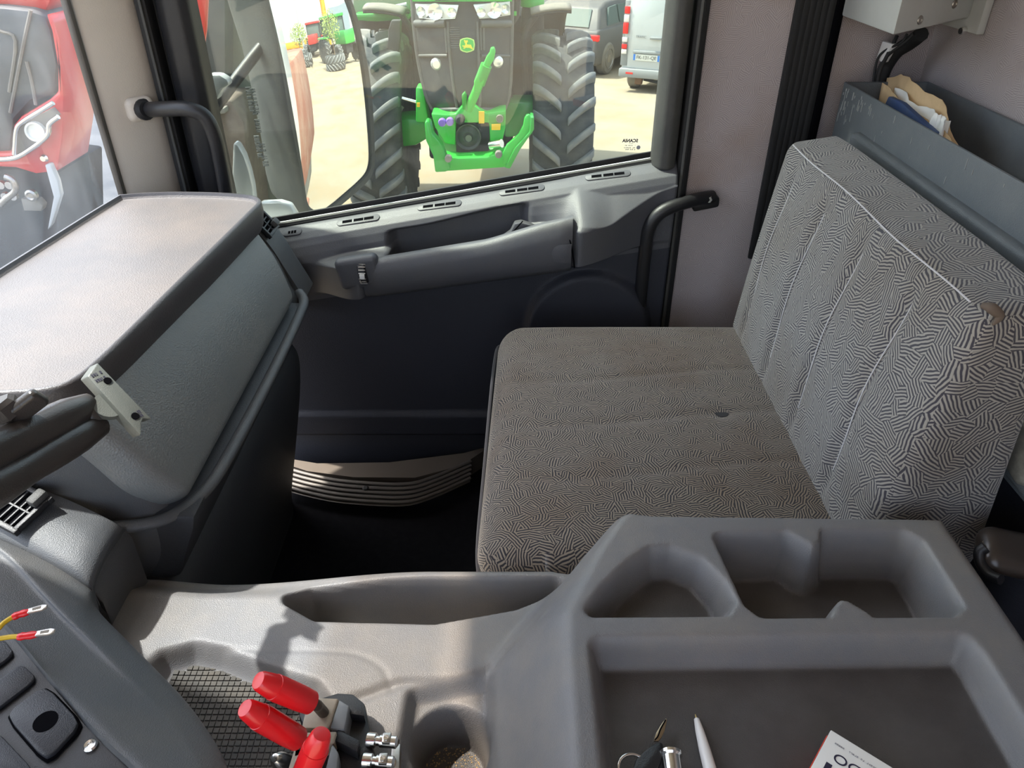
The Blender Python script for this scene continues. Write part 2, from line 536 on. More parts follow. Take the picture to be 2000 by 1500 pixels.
bl0 = empty('added_blind', (-0.775, -0.1, 1.70)); tag(bl0, "dark roller sun blind drawn down on the driver's side of the windscreen", 'blind')  # out of view; added to keep sun off the switch panel
prism('added_blind_cloth', [(-0.015, -0.7, -0.78), (-0.015, 0.74, -0.78), (-0.002, 0.74, 0), (-0.002, -0.7, 0)], (0.002, 0, 0), M['rubber'], bl0, 0)
tube('added_blind_roll', [(0.01, -0.72, 0.0), (0.01, 0.76, 0.0)], 0.018, M['black'], bl0, 12, 0)
tube('added_blind_bar', [(-0.013, -0.7, -0.78), (-0.013, 0.74, -0.78)], 0.006, M['black'], bl0, 8, 0)
# white outer skin of the cab behind the door (seen in the mirror)
tag(box('wall_outer', (0.33, 1.535, -0.35), (0.86, 1.575, 1.95), mat('white_cab_paint', (0.82, 0.83, 0.84), 0.3, coat=0.5), bev=0.012), 'white painted outer side of the cab', kind='structure')

def ws_x(y, z):
    return -0.82 + 0.085 * ((y - 0.3) / 1.08) ** 2 + 0.01 * (z - 0.7)
# windscreen
g = [[Vector((ws_x(y, z), y, z)) for z in np.linspace(0.66, 1.76, 6)] for y in np.linspace(-0.78, 1.383, 28)]
o = surf('window_1', g, M['screen'], ang=180)
tag(o, 'dusty curved windscreen on the left', kind='structure')
solidify(o, 0.005)
# unseen smoked visor, added above the windscreen to filter the sun
g = [[Vector((ws_x(y, 1.8) - 0.2 + 0.12 * s, y, 1.86 + 0.42 * s)) for s in np.linspace(0, 1, 4)] for y in np.linspace(-0.8, 1.4, 12)]
o = surf('added_sun_visor', g, M['visor'], ang=180)
solidify(o, 0.004)
tag(o, 'unseen smoked translucent visor added above the windscreen to filter the sun', 'sun visor')

# A pillar
pl = [(-0.738, 1.386), (-0.722, 1.398), (-0.703, 1.418), (-0.688, 1.436), (-0.676, 1.452), (-0.668, 1.466), (-0.668, 1.50), (-0.70, 1.525), (-0.775, 1.45)]
ap = empty('trim_1', (-0.70, 1.44, 0.66)); tag(ap, 'beige front roof pillar trim beside the windscreen', kind='structure')
L0 = Vector((-0.70, 1.44, 0.66))
prism('pillar_cover', [Vector((x, y, 0.62)) - L0 for x, y in pl], (0, 0, 1.14), M['pillar'], ap, 0.004, 2, 35)
box('windscreen_seal', Vector((-0.747, 1.375, 0.62)) - L0, Vector((-0.735, 1.389, 1.76)) - L0, mat('brown_seal', (0.05, 0.035, 0.02), 0.7), ap, 0.003)
# screw on the pillar
c = aX(279, 306, -0.684) - L0
c = aY(279, 306, 1.438) - L0
nrm = Vector((0.72, -0.69, 0))
lathe('screw', [(0, 0.0015), (0.003, 0.0015), (0.0032, 0.003), (0.0062, 0.003), (0.0078, 0.001), (0.0078, -0.004)], M['steel'], ap, 20, frame(c + nrm * 0.002, nrm))

# handle bracket and front grab handle
gh = empty('grab_handle', aY(270, 215, 1.42))
tag(gh, 'black curved grab handle on the beige windscreen pillar', 'handle')
o0 = gh.location.copy()
rbox('bracket', (0.05, 0.035, 0.042), 0.012, M['pillar'], gh, (3, 3, 3), loc=aY(272, 212, 1.433) - o0, rot=(0, 0, radians(40)))
pts = [aY(293, 214, 1.425), aY(320, 213, 1.40), aY(365, 213, 1.385), aY(400, 228, 1.385), aY(420, 268, 1.39), aY(432, 320, 1.40), aY(441, 372, 1.41), aY(447, 420, 1.43)]
tube('grip', [p - o0 for p in pts], 0.0135, M['black'], gh, 14, 6)
lathe('collar', [(0, 0.0), (0.019, 0.0), (0.019, 0.006), (0.0135, 0.010)], M['black'], gh, 16, frame(pts[0] - o0 - Vector((0.012, 0, 0)), pts[1] - pts[0]))

# ================================================================== passenger door
def zsill(x): return 0.75 + (x - 0.278) * 0.1764
def zarm(x): return 0.554 + 0.16 * (x + 0.27)
dr = empty('door_1', (0, 1.5, 0.1)); tag(dr, 'dark plastic passenger door with large side window', kind='structure')
D0 = Vector((0, 1.5, 0.1))
def sst(a, b, x):
    t = np.clip((x - a) / (b - a), 0, 1); return t * t * (3 - 2 * t)
NX, NZ = 190, 210
xs = np.linspace(-0.585, 0.326, NX)
ws_ = np.linspace(0, 1, NZ)
XX, WW = np.meshgrid(xs, ws_, indexing='ij')
ZS = 0.75 + (XX - 0.278) * 0.1764
ZA = 0.554 + 0.16 * (XX + 0.27)
ZZ = np.where(WW < 0.3, 0.11 + (ZA - 0.09 - 0.11) * WW / 0.3, ZA - 0.09 + (ZS - ZA + 0.09) * (WW - 0.3) / 0.7)
Q = ZZ - (0.554 + 0.16 * (XX + 0.27))
YY = np.full_like(XX, 1.438)
inarm = sst(-0.40, -0.30, XX) * (1 - sst(0.10, 0.24, XX))
sp = np.interp(XX, [-0.6, -0.30, 0.12, 0.33], [0.030, 0.036, 0.040, 0.052])
bq = ZS - ZZ
pad = np.interp(bq, [0, 0.004, 0.012, 0.022, 0.034, 0.05, 0.07], [1.496, 1.478, 1.462, 1.449, 1.442, 1.437, 1.434])
arm_f = sst(-0.43, -0.31, XX)                  # swell towards the mirror switch
arm_r = 1 - sst(0.12, 0.31, XX)                # fades to the rear edge
edge = np.interp(XX, [-0.6, 0.10, 0.20, 0.29, 0.33], [0, 0.0, 0.030, 0.062, 0.07]) + sp * (1 - sst(0.10, 0.20, XX))
front = 1.438 - 0.074 * arm_f * arm_r + 0.024 * (1 - sst(0.108, 0.135, XX)) * sst(-0.31, -0.29, XX)
low = np.full_like(XX, 1.440)
# below the arm : groove and lower panel
bod = np.where(Q < -0.046, low, front)
k0_ = sst(-0.052, -0.040, Q)
YY = low * (1 - k0_) + front * k0_
kt = sst(edge - 0.010, edge + 0.002, Q)
# rear shoulder: the upper face slopes from the sill down to the edge
slope = 1.486 + (front - 1.486) * np.clip(bq / np.maximum(ZS - (0.554 + 0.16 * (XX + 0.27)) - edge, 0.01), 0, 1)
slope = np.minimum(slope, pad)
rearw = sst(0.03, 0.17, XX)
upper = pad * (1 - rearw) + slope * rearw
YY = YY * (1 - kt) + upper * kt
# open pocket behind the arm rest bar
pz = sst(-0.262, -0.235, XX) * (1 - sst(0.015, 0.04, XX))
zone = pz * sst(-0.034, -0.028, Q) * (1 - sst(0.056, 0.070, Q - 0.012 * sst(-0.2, 0.0, XX)))
YY = YY * (1 - zone) + 1.470 * zone
# front swell running up to the dash
fr = (1 - sst(-0.46, -0.33, XX))
YY = YY - fr * 0.02 * sst(-0.06, 0.0, Q) * (1 - sst(0.03, 0.08, Q))
YY = YY - 0.010 * np.exp(-((Q + 0.064) / 0.006) ** 2) * sst(-0.36, -0.28, XX) * (1 - sst(0.13, 0.17, XX))
rr = np.hypot(XX - 0.165, ZZ - 0.40)
YY = YY - 0.018 * (1 - sst(0.125, 0.142, rr)) * (1 - sst(-0.085, -0.065, Q))
YY = YY - 0.010 * (1 - sst(0.165, 0.175, ZZ))
V = np.stack([XX, YY - 1.5, ZZ - 0.1], -1).reshape(-1, 3)
Fc = []
for i in range(NX - 1):
    for j in range(NZ - 1):
        Fc.append((i * NZ + j, i * NZ + j + 1, (i + 1) * NZ + j + 1, (i + 1) * NZ + j))
# material split : lower panel darker plastic
me = bpy.data.meshes.new('door_trim_panel')
me.from_pydata([tuple(v) for v in V], [], Fc)
me.update()
smooth(me, 50)
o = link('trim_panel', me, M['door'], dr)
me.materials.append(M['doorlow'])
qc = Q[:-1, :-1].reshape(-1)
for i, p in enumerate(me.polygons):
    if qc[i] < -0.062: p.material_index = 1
solidify(o, 0.012, 1)
def dsurf(x, z):
    i = np.clip((x - xs[0]) / (xs[1] - xs[0]), 0, NX - 1.001)
    za = zarm(x) - 0.09
    w = np.clip((z - 0.11) / (za - 0.11) * 0.3 if z < za else 0.3 + (z - za) / (zsill(x) - za) * 0.7, 0, 0.9999) * (NZ - 1)
    i0, j0 = int(i), int(w); fi, fj = i - i0, w - j0; j1 = min(j0 + 1, NZ - 1)
    return (YY[i0, j0] * (1 - fi) + YY[i0 + 1, j0] * fi) * (1 - fj) + (YY[i0, j1] * (1 - fi) + YY[i0 + 1, j1] * fi) * fj
def onDoor(px, py):
    d = ray(px, py); t = 1.30 / d.y
    while t < 1.7 / d.y:
        p = EYE + d * t
        if p.y >= dsurf(p.x, p.z): break
        t += 0.0008
    e = 0.004
    n = Vector(((dsurf(p.x + e, p.z) - dsurf(p.x - e, p.z)) / (2 * e), -1, (dsurf(p.x, p.z + e) - dsurf(p.x, p.z - e)) / (2 * e))).normalized()
    return p, n
# arm rest bar standing off the panel
cs = [(1.378, -0.048), (1.366, -0.036), (1.362, -0.015), (1.362, 0.012), (1.366, 0.028), (1.374, 0.036), (1.386, 0.038), (1.397, 0.034), (1.400, 0.020), (1.402, -0.030), (1.400, -0.048)]
g = []
for x in np.linspace(-0.300, 0.118, 30):
    s_ = float(np.interp(x, [-0.3, 0.12], [0.95, 1.08])); st_ = float(np.interp(x, [-0.3, -0.05, 0.06, 0.118], [0.95, 1.05, 1.5, 1.6]))
    b_ = float(np.interp(x, [-0.30, -0.27, 0.10, 0.118], [0.006, 0, 0, 0.005]))
    g.append([Vector((x, y + b_, zarm(x) + q * (s_ if q < 0 else st_))) - D0 for y, q in cs])
V_ = [p for r in g for p in r]; m_ = len(cs)
F_ = [(i * m_ + j, (i + 1) * m_ + j, (i + 1) * m_ + (j + 1) % m_, i * m_ + (j + 1) % m_) for i in range(len(g) - 1) for j in range(m_)]
F_ += [tuple(range(m_)), tuple((len(g) - 1) * m_ + j for j in range(m_))]
pyd('armrest', V_, F_, M['door'], dr, 50)
# door shell behind it, white outer skin
def local(o0, pts): return [Vector(p) - o0 for p in pts]
prism('outer_skin', local(D0, [(-0.60, 1.525, 0.08), (0.33, 1.525, 0.08), (0.33, 1.525, zsill(0.33) - 0.01), (-0.60, 1.525, zsill(-0.60) - 0.01)]), (0, 0.035, 0), mat('white_door_paint', (0.82, 0.83, 0.84), 0.3, coat=0.5), dr, 0.005)
prism('inner_core', local(D0, [(-0.58, 1.478, 0.12), (0.32, 1.478, 0.12), (0.32, 1.478, zsill(0.32) - 0.03), (-0.58, 1.478, zsill(-0.58) - 0.03)]), (0, 0.045, 0), M['void'], dr, 0)
# pane
pn = prism('pane', local(D0, [(-0.60, 1.506, zsill(-0.60) - 0.02), (0.30, 1.506, zsill(0.30) - 0.02), (0.30, 1.506, 1.70), (-0.60, 1.506, 1.70)]), (0, 0.005, 0), M['glass'], dr, 0)
# belt seal: two thin dark lips along the sill
for dz, yy, th, mm in ((0.000, 1.488, 0.011, 'darktrim'), (0.012, 1.499, 0.006, 'rubber')):
    prism('belt_seal', local(D0, [(-0.59, yy, zsill(-0.59) + dz - 0.006), (0.292, yy, zsill(0.292) + dz - 0.006), (0.292, yy, zsill(0.292) + dz + 0.006), (-0.59, yy, zsill(-0.59) + dz + 0.006)]), (0, th, 0), M[mm], dr, 0.002)
prism('belt_filler', local(D0, [(-0.59, 1.486, zsill(-0.59) - 0.03), (0.30, 1.486, zsill(0.30) - 0.03), (0.30, 1.486, zsill(0.30) + 0.001), (-0.59, 1.486, zsill(-0.59) + 0.001)]), (0, 0.019, 0), M['rubber'], dr, 0)
# rear window frame trim, rounded, dark
pf = [(0.277, 1.505), (0.279, 1.480), (0.290, 1.462), (0.306, 1.456), (0.322, 1.464), (0.328, 1.505)]
prism('window_frame', local(D0, [(x, y, zsill(0.3) - 0.012) for x, y in pf]), (-0.004, 0, 0.95), M['darktrim'], dr, 0.006, 3, 60)
# front window frame
pf = [(-0.64, 1.51), (-0.635, 1.472), (-0.615, 1.460), (-0.590, 1.460), (-0.574, 1.472), (-0.570, 1.51)]
prism('window_frame', local(D0, [(x, y, 0.58) for x, y in pf]), (0.004, 0, 1.15), M['black'], dr, 0.005, 2, 60)
prism('window_seal', local(D0, [(-0.670, 1.495, 0.58), (-0.60, 1.495, 0.58), (-0.60, 1.53, 0.58), (-0.700, 1.53, 0.58)]), (0, 0, 1.15), M['rubber'], dr, 0.0)
prism('window_seal', local(D0, [(-0.666, 1.462, 0.58), (-0.645, 1.462, 0.58), (-0.645, 1.50, 0.58), (-0.666, 1.50, 0.58)]), (0, 0, 1.15), M['rubber'], dr, 0.004)
prism('window_seal', local(D0, [(-0.655, 1.455, 0.58), (-0.650, 1.455, 0.58), (-0.650, 1.47, 0.58), (-0.655, 1.47, 0.58)]), (0, 0, 1.15), M['darktrim'], dr, 0.001)
# rear door seal
prism('door_seal', local(D0, [(0.328, 1.468, 0.05), (0.342, 1.464, 0.05), (0.353, 1.470, 0.05), (0.353, 1.51, 0.05), (0.328, 1.51, 0.05)]), (-0.002, 0, 1.7), M['rubber'], dr, 0.003)
prism('door_seal', local(D0, [(0.333, 1.458, 0.05), (0.338, 1.456, 0.05), (0.342, 1.466, 0.05), (0.335, 1.468, 0.05)]), (-0.002, 0, 1.7), M['darktrim'], dr, 0.001)

# sill vents : frame, dark slots
def vent(px, py, px2, py2):
    a, n1 = onDoor(px, py); b, n2 = onDoor(px2, py2)
    n = (n1 + n2).normalized()
    d = (b - a); ln = d.length; d.normalize()
    n = (n - d * n.dot(d)).normalized(); w = n.cross(d).normalized()
    pts = []
    c = (a + b) / 2
    for s in (-1, 1):
        for k in range(7):
            an = -pi / 2 + pi * k / 6
            pts.append(c + d * (s * (ln / 2 - 0.007) + s * cos(an) * 0.007) + w * (sin(an) * 0.0085) * s)
    f = prism('vent_frame', local(D0, [p - n * 0.003 for p in pts]), n * 0.0052, M['door'], dr, 0.001)
    for s in (-0.5, 0.02, 0.5):
        cc = c + d * s * (ln - 0.022) * 0.66
        hw = (ln - 0.026) * 0.155
        q = [cc - d * hw - w * 0.0035, cc + d * hw - w * 0.0035, cc + d * hw + w * 0.0035, cc - d * hw + w * 0.0035]
        prism('slot', local(D0, [p + n * 0.0012 for p in q]), n * 0.0014, M['void'], f, 0)
vent(553, 457, 590, 452); vent(658, 437, 742, 424); vent(815, 407, 902, 396); vent(975, 378, 1064, 366); vent(1143, 348, 1232, 338)

# arm rest end button, mirror switch, latch handle
def on_arm(px, py, y=1.364): return aY(px, py, y)
c = on_arm(1098, 496, 1.3615)
pts = [Vector((0.018, 0, -0.02)), Vector((0.018, 0, 0.02))] + [Vector((-0.002 + 0.018 * cos(a), 0, 0.02 * sin(a))) for a in np.linspace(pi / 2, 3 * pi / 2, 9)]
prism('end_cap', [c - D0 + p for p in pts], (0, 0.01, 0), M['door'], dr, 0.001)
# seam of the arm rest pad
pts = [aY(1078, 440, 1.392), aY(1100, 452, 1.378), aY(1113, 470, 1.366), aY(1119, 500, 1.364), aY(1122, 523, 1.368)]
tube('pad_seam', [p - D0 for p in pts], 0.0014, M['void'], dr, 6, 5)
pts = [aY(735, 500, 1.40), aY(731, 515, 1.382), aY(735, 540, 1.366), aY(742, 565, 1.37)]
tube('pad_seam', [p - D0 for p in pts], 0.0014, M['void'], dr, 6, 5)
# mirror adjuster thumb wheel in its housing
sw = empty('mirror_switch', aY(705, 536, 1.363) - D0); sw.parent = dr
rbox('housing', (0.088, 0.03, 0.066), 0.012, M['door'], sw, (3, 2, 3), rot=(0, radians(-9), 0), loc=(-0.006, 0.016, 0.0))
wh = lathe('thumb_wheel', [(0.0, -0.008), (0.021, -0.008), (0.024, -0.006), (0.024, 0.006), (0.021, 0.008), (0, 0.008)], M['black'], sw, 40, frame((0, 0, 0), (1, 0, 0.15)))
wh.location = (0.004, 0.014, 0.0)
for k in range(-5, 6):
    a = k * 0.26
    if abs(k) < 1: continue
    rd_ = box('ridge', (-0.007, -0.0255, -0.0012), (0.007, -0.023, 0.0012), M['steel'], sw, 0.0005, 1, Matrix.Rotation(a, 4, 'X'))
    rd_.location = wh.location
prism('symbol', [(-0.005, -0.0265, -0.005), (0.005, -0.0265, -0.005), (0.005, -0.0265, 0.005), (-0.005, -0.0265, 0.005)], (0, 0.003, 0), M['white'], sw, 0.0008).location = wh.location
# latch handle
pts = [aY(975, 462, 1.44), aY(997, 447, 1.44), aY(1005, 430, 1.44), aY(1018, 428, 1.44), aY(1046, 436, 1.44), aY(1036, 455, 1.44), aY(1000, 466, 1.44)]
lt = prism('latch_handle', local(D0, pts), (0, -0.03, 0.004), M['door'], dr, 0.003)
a, b = aY(1021, 432, 1.409), aY(1000, 455, 1.409)
tube('latch_gap', [a - D0, b - D0], 0.0012, M['void'], dr, 6, 0)

# reversed maker mark and approval print on the pane
def pane_text(s, px, py, size, m=M['ink'], bold=0.0):
    c = aY(px, py, 1.5055) - D0
    X_ = Vector((-1, 0, -0.1764 * 0)); Z_ = Vector((0, 0, 1)); N_ = Vector((0, 1, 0))
    mt = Matrix((X_, Z_, N_)).transposed().to_4x4(); mt.translation = c
    text('glass_print', s, size, m, dr, mt, 0.0002, bold)
pane_text('SCANIA', 1231, 275, 0.0088, bold=0.00035)
for k_, (px, py, n_, w_, h_) in enumerate(((1232, 280, 7, 0.013, 0.0014), (1230, 284, 12, 0.022, 0.0022), (1229, 288.5, 14, 0.023, 0.0024), (1230, 292, 10, 0.021, 0.0024))):
    mt = Matrix(((-1, 0, 0, 0), (0, 0, 1, 0), (0, 1, 0, 0), (0, 0, 0, 1))); mt.translation = aY(px, py, 1.5055) - D0
    marks('glass_print', n_, w_, h_, M['greyink'], dr, mt, k_ + 3, 0.0003)
c = aY(1247, 288, 1.5055) - D0
lathe('glass_print', [(0.0034, 0), (0.0040, 0), (0.0040, 0.0003), (0.0034, 0.0003)], M['greyink'], dr, 20, frame(c, (0, 1, 0)))

# step sill at the foot of the door: tan carpet strip and ribbed metal tread
ts = empty('sill_tread', (-0.2, 1.36, 0.0)); tag(ts, 'ribbed metal tread strip along the dusty door sill', 'tread strip')
T0 = ts.location.copy()
outer = [aZ(548, 893, 0.05), aZ(620, 905, 0.05), aZ(760, 903, 0.05), aZ(905, 885, 0.05), aZ(960, 870, 0.05)]
inner = [aZ(548, 903, 0.05), aZ(600, 920, 0.05), aZ(690, 932, 0.05), aZ(810, 933, 0.05), aZ(900, 910, 0.05), aZ(960, 870, 0.05)]
prism('carpet_strip', local(T0, outer + inner[::-1]), (0, 0, -0.05), M['cloth_tan'], ts, 0.0)
r0 = catmull([aZ(552, 912, 0.05), aZ(610, 928, 0.05), aZ(680, 940, 0.05), aZ(790, 945, 0.05), aZ(850, 930, 0.05), aZ(920, 900, 0.05)], 5)
for k in range(5):
    pts = [p + Vector((0.0, -0.011 * k, -0.004 * k)) for p in r0]
    tube('rib', [p - T0 for p in pts], 0.0045, M['alu'], ts, 8, 0, 0.7)
bd = [p + Vector((0, 0.006, -0.004)) for p in r0]; be = [p + Vector((0, -0.052, -0.022)) for p in r0]
surf('tread_plate', [[a - T0, b - T0] for a, b in zip(bd, be)], M['alu'], ts)
lathe('screw', [(0, 0.002), (0.005, 0.002), (0.007, 0)], M['black'], ts, 16, frame(aZ(714, 953, 0.048) - T0, (0, -0.3, 1)))

# B pillar grab handle
bh = empty('grab_handle', aY(1395, 380, 1.47)); tag(bh, 'black grab handle bolted to the cloth wall behind the door', 'handle')
o0 = bh.location.copy()
pts = [aY(1392, 385, 1.466), aY(1370, 388, 1.455), aY(1330, 398, 1.435), aY(1290, 415, 1.425), aY(1268, 445, 1.425), aY(1259, 500, 1.43), aY(1253, 560, 1.435), aY(1247, 640, 1.445)]
tube('grip', [p - o0 for p in pts], 0.0135, M['black'], bh, 14, 6)
pts = [aY(1350, 388, 1.476), aY(1388, 373, 1.476), aY(1402, 380, 1.476), aY(1400, 398, 1.476), aY(1350, 408, 1.476)]
prism('bracket', local(o0, pts), (0, -0.022, 0), M['black'], bh, 0.005)
lathe('bolt', [(0, 0.006), (0.006, 0.006), (0.008, 0.003), (0.008, 0)], M['chrome'], bh, 6, frame(aY(1384, 389, 1.453) - o0, (0, -1, 0)))

# ribbed webbing strap running down the side wall
st = empty('webbing_strap', (0.545, 1.47, 0.55)); tag(st, 'black ribbed webbing strap hanging down the side wall', 'strap')
for k in range(6):
    x0 = 0.505 + k * 0.0112
    box('rib', (x0 - 0.545, -0.0022, 0), (x0 + 0.0088 - 0.545, 0.004, 1.2), M['strap'], st, 0.001)
box('backing', (0.503 - 0.545, 0.0, 0), (0.574 - 0.545, 0.008, 1.2), M['strap'], st, 0.001)
box('edge_cord', (0.574 - 0.545, -0.004, 0), (0.590 - 0.545, 0.009, 1.2), M['void'], st, 0.003)

# ================================================================== passenger seat
seat = empty('passenger_seat', (0.28, 0.978, 0)); tag(seat, 'passenger seat in worn grey brown striped cloth', 'seat')
S0 = seat.location.copy()
def cush(v, u):
    v = v.copy()
    if v.z > 0:
        k = max(0, 1 - u.x ** 4) * max(0, 1 - u.y ** 4)
        v.z += 0.012 * k
        wy = v.y + 0.978
        for y0 in (1.088, 0.833, 0.96):
            v.z -= 0.0028 * math.exp(-((wy - y0 - 0.02 * sin(v.x * 9)) / 0.007) ** 2) * k
        dx, dy = v.x + 0.2425 - 0.338, wy - 0.973
        v.z -= 0.006 * math.exp(-(dx * dx + dy * dy) / 0.0002)
    v.x += 0.012 * u.y * (1 - u.x) / 2
    # softer plan corners at the front
    if u.x < -0.7 and abs(u.y) > 0.8:
        v.x += 0.02 * ((abs(u.y) - 0.8) / 0.2) ** 2
    return v
o = rbox('cushion', (0.56, 0.645, 0.145), 0.042, M['seat'], seat, (60, 70, 8), cush, True)
o.location = Vector((0.2425, 0.978, 0.42)) - S0
# piping round the lower edge of the cushion
def ring(y): return y
pts = [Vector((0.45, 0.664, 0.452)), Vector((0.2, 0.659, 0.452)), Vector((0.03, 0.659, 0.452)), Vector((-0.025, 0.668, 0.452)), Vector((-0.046, 0.70, 0.452)), Vector((-0.043, 0.9, 0.452)), Vector((-0.033, 1.22, 0.452)), Vector((-0.018, 1.275, 0.452)), Vector((0.03, 1.298, 0.452)), Vector((0.3, 1.300, 0.452))]
tube('piping', [p - S0 for p in pts], 0.0028, M['seat'], seat, 6, 6)
CH = (0.778, 0.923, 1.069, 1.215)
def backfn(v, u):
    w = (u.z + 1) / 2; a = (u.x + 1) / 2
    wy = v.y + 0.978
    x = (0.432 + 0.040 * w) * (1 - a) + (0.592 - 0.034 * w) * a
    z = 0.475 + w * ((0.846 + 0.012 * a) - 0.475)
    k = max(0, 1 - u.y ** 6)
    fz = max(0.0, min(1.0, (w - 0.05) / 0.1)) * max(0.0, min(1.0, (0.97 - w) / 0.12))
    if a < 0.5:
        x -= 0.016 * k * (1 - (2 * w - 0.9) ** 2 * 0.8) * (1 - 2 * a)
        for c in CH:
            x += 0.007 * math.exp(-((wy - c) / 0.010) ** 2) * fz * (1 - 2 * a)
    if u.z > 0.8: z += 0.006 * k * a
    # far end leans a little
    return Vector((x, v.y, z))
o = rbox('backrest', (0.13, 0.64, 0.38), 0.022, M['back'], seat, (8, 110, 34), backfn, True)
o.location = Vector((0, 0.978, 0)) - S0
bmk = [Vector((0.338 + 0.010 * cos(a_) * (1 + 0.3 * sin(3 * a_)), 0.973 + 0.008 * sin(a_) * (1 + 0.3 * cos(2 * a_)), 0.4985)) - S0 for a_ in np.linspace(0, 2 * pi, 14)[:-1]]
prism('burn_mark', bmk, (0, 0, 0.0015), mat('burnt_cloth', (0.03, 0.03, 0.033), 0.95), seat, 0.0)
# stitching: rows down the channels and along the top edge
def bx(y, z):
    w = (z - 0.475) / 0.371
    u = abs(y - 0.978) / 0.32
    k = max(0, 1 - u ** 6)
    return 0.432 + 0.040 * w - 0.016 * k * (1 - (2 * w - 0.9) ** 2 * 0.8) + 0.0058
for c in CH:
    tube('stitch_row', [Vector((bx(c, z) - 0.0005, c + 0.004 * sin(z * 30), z)) - S0 for z in np.linspace(0.55, 0.815, 14)], 0.0009, M['stitch'], seat, 5, 0)
tube('stitch_row', [Vector((0.4705, y, 0.8475 + 0.002 * sin(y * 20))) - S0 for y in np.linspace(0.685, 1.262, 24)], 0.0010, M['stitch'], seat, 5, 0)
pp = []
for z in np.linspace(0.52, 0.845, 12):
    w = (z - 0.475) / 0.371
    pp.append(Vector((0.432 + 0.040 * w + 0.012, 0.6655, z)) - S0)
tube('side_seam', pp, 0.0022, M['back'], seat, 6, 0)
# torn corner tuft
tf = [Vector((0.475, 0.672, 0.852)), Vector((0.480, 0.664, 0.853)), Vector((0.488, 0.660, 0.846)), Vector((0.482, 0.656, 0.838))]
tube('torn_corner', [p - S0 for p in tf], [0.003, 0.006, 0.005, 0.001], mat('torn_lining', (0.12, 0.09, 0.07), 0.9), seat, 8, 4)
rbox('seat_base', (0.42, 0.50, 0.34), 0.02, M['black'], seat, (3, 3, 3), loc=Vector((0.30, 0.978, 0.17)) - S0)

# ================================================================== storage bin on the rear wall
bn = empty('storage_bin', (0.68, 1.0, 0.60)); tag(bn, 'scratched grey plastic storage bin on the rear wall', 'bin')
B0 = bn.location.copy()
bm = bmesh.new()
bbox(bm, Vector((0.603, 0.52, 0.60)) - B0, Vector((0.758, 1.432, 0.914)) - B0)
bmesh.ops.recalc_face_normals(bm, faces=bm.faces)
top = max(bm.faces, key=lambda f: f.calc_center_median().z)
r = bmesh.ops.inset_region(bm, faces=[top], thickness=0.007)
ex = bmesh.ops.extrude_face_region(bm, geom=[top])
bmesh.ops.delete(bm, geom=[top], context='FACES')
for v in [g for g in ex['geom'] if isinstance(g, bmesh.types.BMVert)]:
    v.co.z -= 0.26
bmesh.ops.recalc_face_normals(bm, faces=bm.faces)
bevel(bm, 0.0025, 2)
bmo('body', bm, M['bin'], bn)
rbox('raised_panel', (0.026, 0.80, 0.24), 0.010, M['bin'], bn, (2, 8, 6), loc=Vector((0.602, 0.925, 0.734)) - B0)
# scratches : thin pale gouges on the front face
rng = random.Random(4)
ms = mat('pale_scratch', (0.3, 0.31, 0.3), 0.8)
for k in range(46):
    y = 1.425 - abs(rng.gauss(0, 0.16)) if k % 3 else 1.42 - rng.random() * 0.55
    if k % 4 == 0: y = 1.424 - rng.random() * 0.03
    z = 0.908 - abs(rng.gauss(0, 0.022))
    if y < 0.6: continue
    ln = rng.uniform(0.004, 0.018)
    box('scratch', Vector((0.6022, y, z - ln)) - B0, Vector((0.6032, y + rng.uniform(0.0005, 0.0012), z)) - B0, ms, bn, 0, mtx=Matrix.Shear('XZ', 4, (0, 0)))
# inner bracket seen in the bin
rbox('inner_clip', (0.012, 0.07, 0.02), 0.005, M['bin'], bn, (2, 2, 2), loc=Vector((0.725, 0.97, 0.885)) - B0, rot=(radians(-8), 0, 0))

# torn manila envelope, white sheets and a blue booklet standing in the bin
ev = empty('torn_envelope', (0.66, 1.25, 0.70)); tag(ev, 'torn manila envelope of papers standing in the grey bin', 'envelope')
E0 = ev.location.copy()
rng = random.Random(9)
def sheet(name, top, x, zb, mt, wob=0.004, lean=0.0):
    n = 26
    T = [aX(px, py, x) for px, py in top]
    T = catmull(T, 5)
    T = [T[int(i * (len(T) - 1) / (n - 1))] for i in range(n)]
    jag = [rng.uniform(-0.0014, 0.0014) for _ in T]
    grid = []
    for i, p in enumerate(T):
        row = []
        for s in np.linspace(0, 1, 7):
            z = (p.z + jag[i]) * (1 - s) + zb * s
            row.append(Vector((p.x + wob * sin(i * 0.55 + s * 4) + lean * s, p.y + 0.02 * s * (0.5 - i / n), z)) - E0)
        grid.append(row)
    s_ = surf(name, grid, mt, ev, 60)
    solidify(s_, 0.0012, 0)
sheet('back_flap', [(1733, 152), (1760, 146), (1790, 160), (1815, 182), (1838, 200), (1855, 232), (1866, 270), (1874, 300)], 0.680, 0.72, M['paper'], 0.005, 0.0)
sheet('white_sheet', [(1748, 172), (1770, 182), (1790, 203), (1815, 212), (1842, 228), (1850, 236)], 0.668, 0.72, M['white'], 0.006)
sheet('front_flap', [(1724, 160), (1738, 178), (1760, 192), (1785, 215), (1812, 238), (1836, 252), (1850, 258), (1862, 288)], 0.656, 0.72, M['paper'], 0.004)
sheet('white_corner', [(1818, 228), (1830, 222), (1848, 232), (1840, 246)], 0.650, 0.86, M['white'], 0.002)
bb = prism('blue_booklet', [aX(1735, 188, 0.640), aX(1760, 200, 0.640), aX(1795, 232, 0.640), aX(1824, 258, 0.640), Vector((0.640, 1.10, 0.72)), Vector((0.640, 1.40, 0.72))], (0.010, 0, 0), M['blue'], None, 0.002)
tag(bb, 'dark blue booklet standing in front of the envelope', 'booklet')

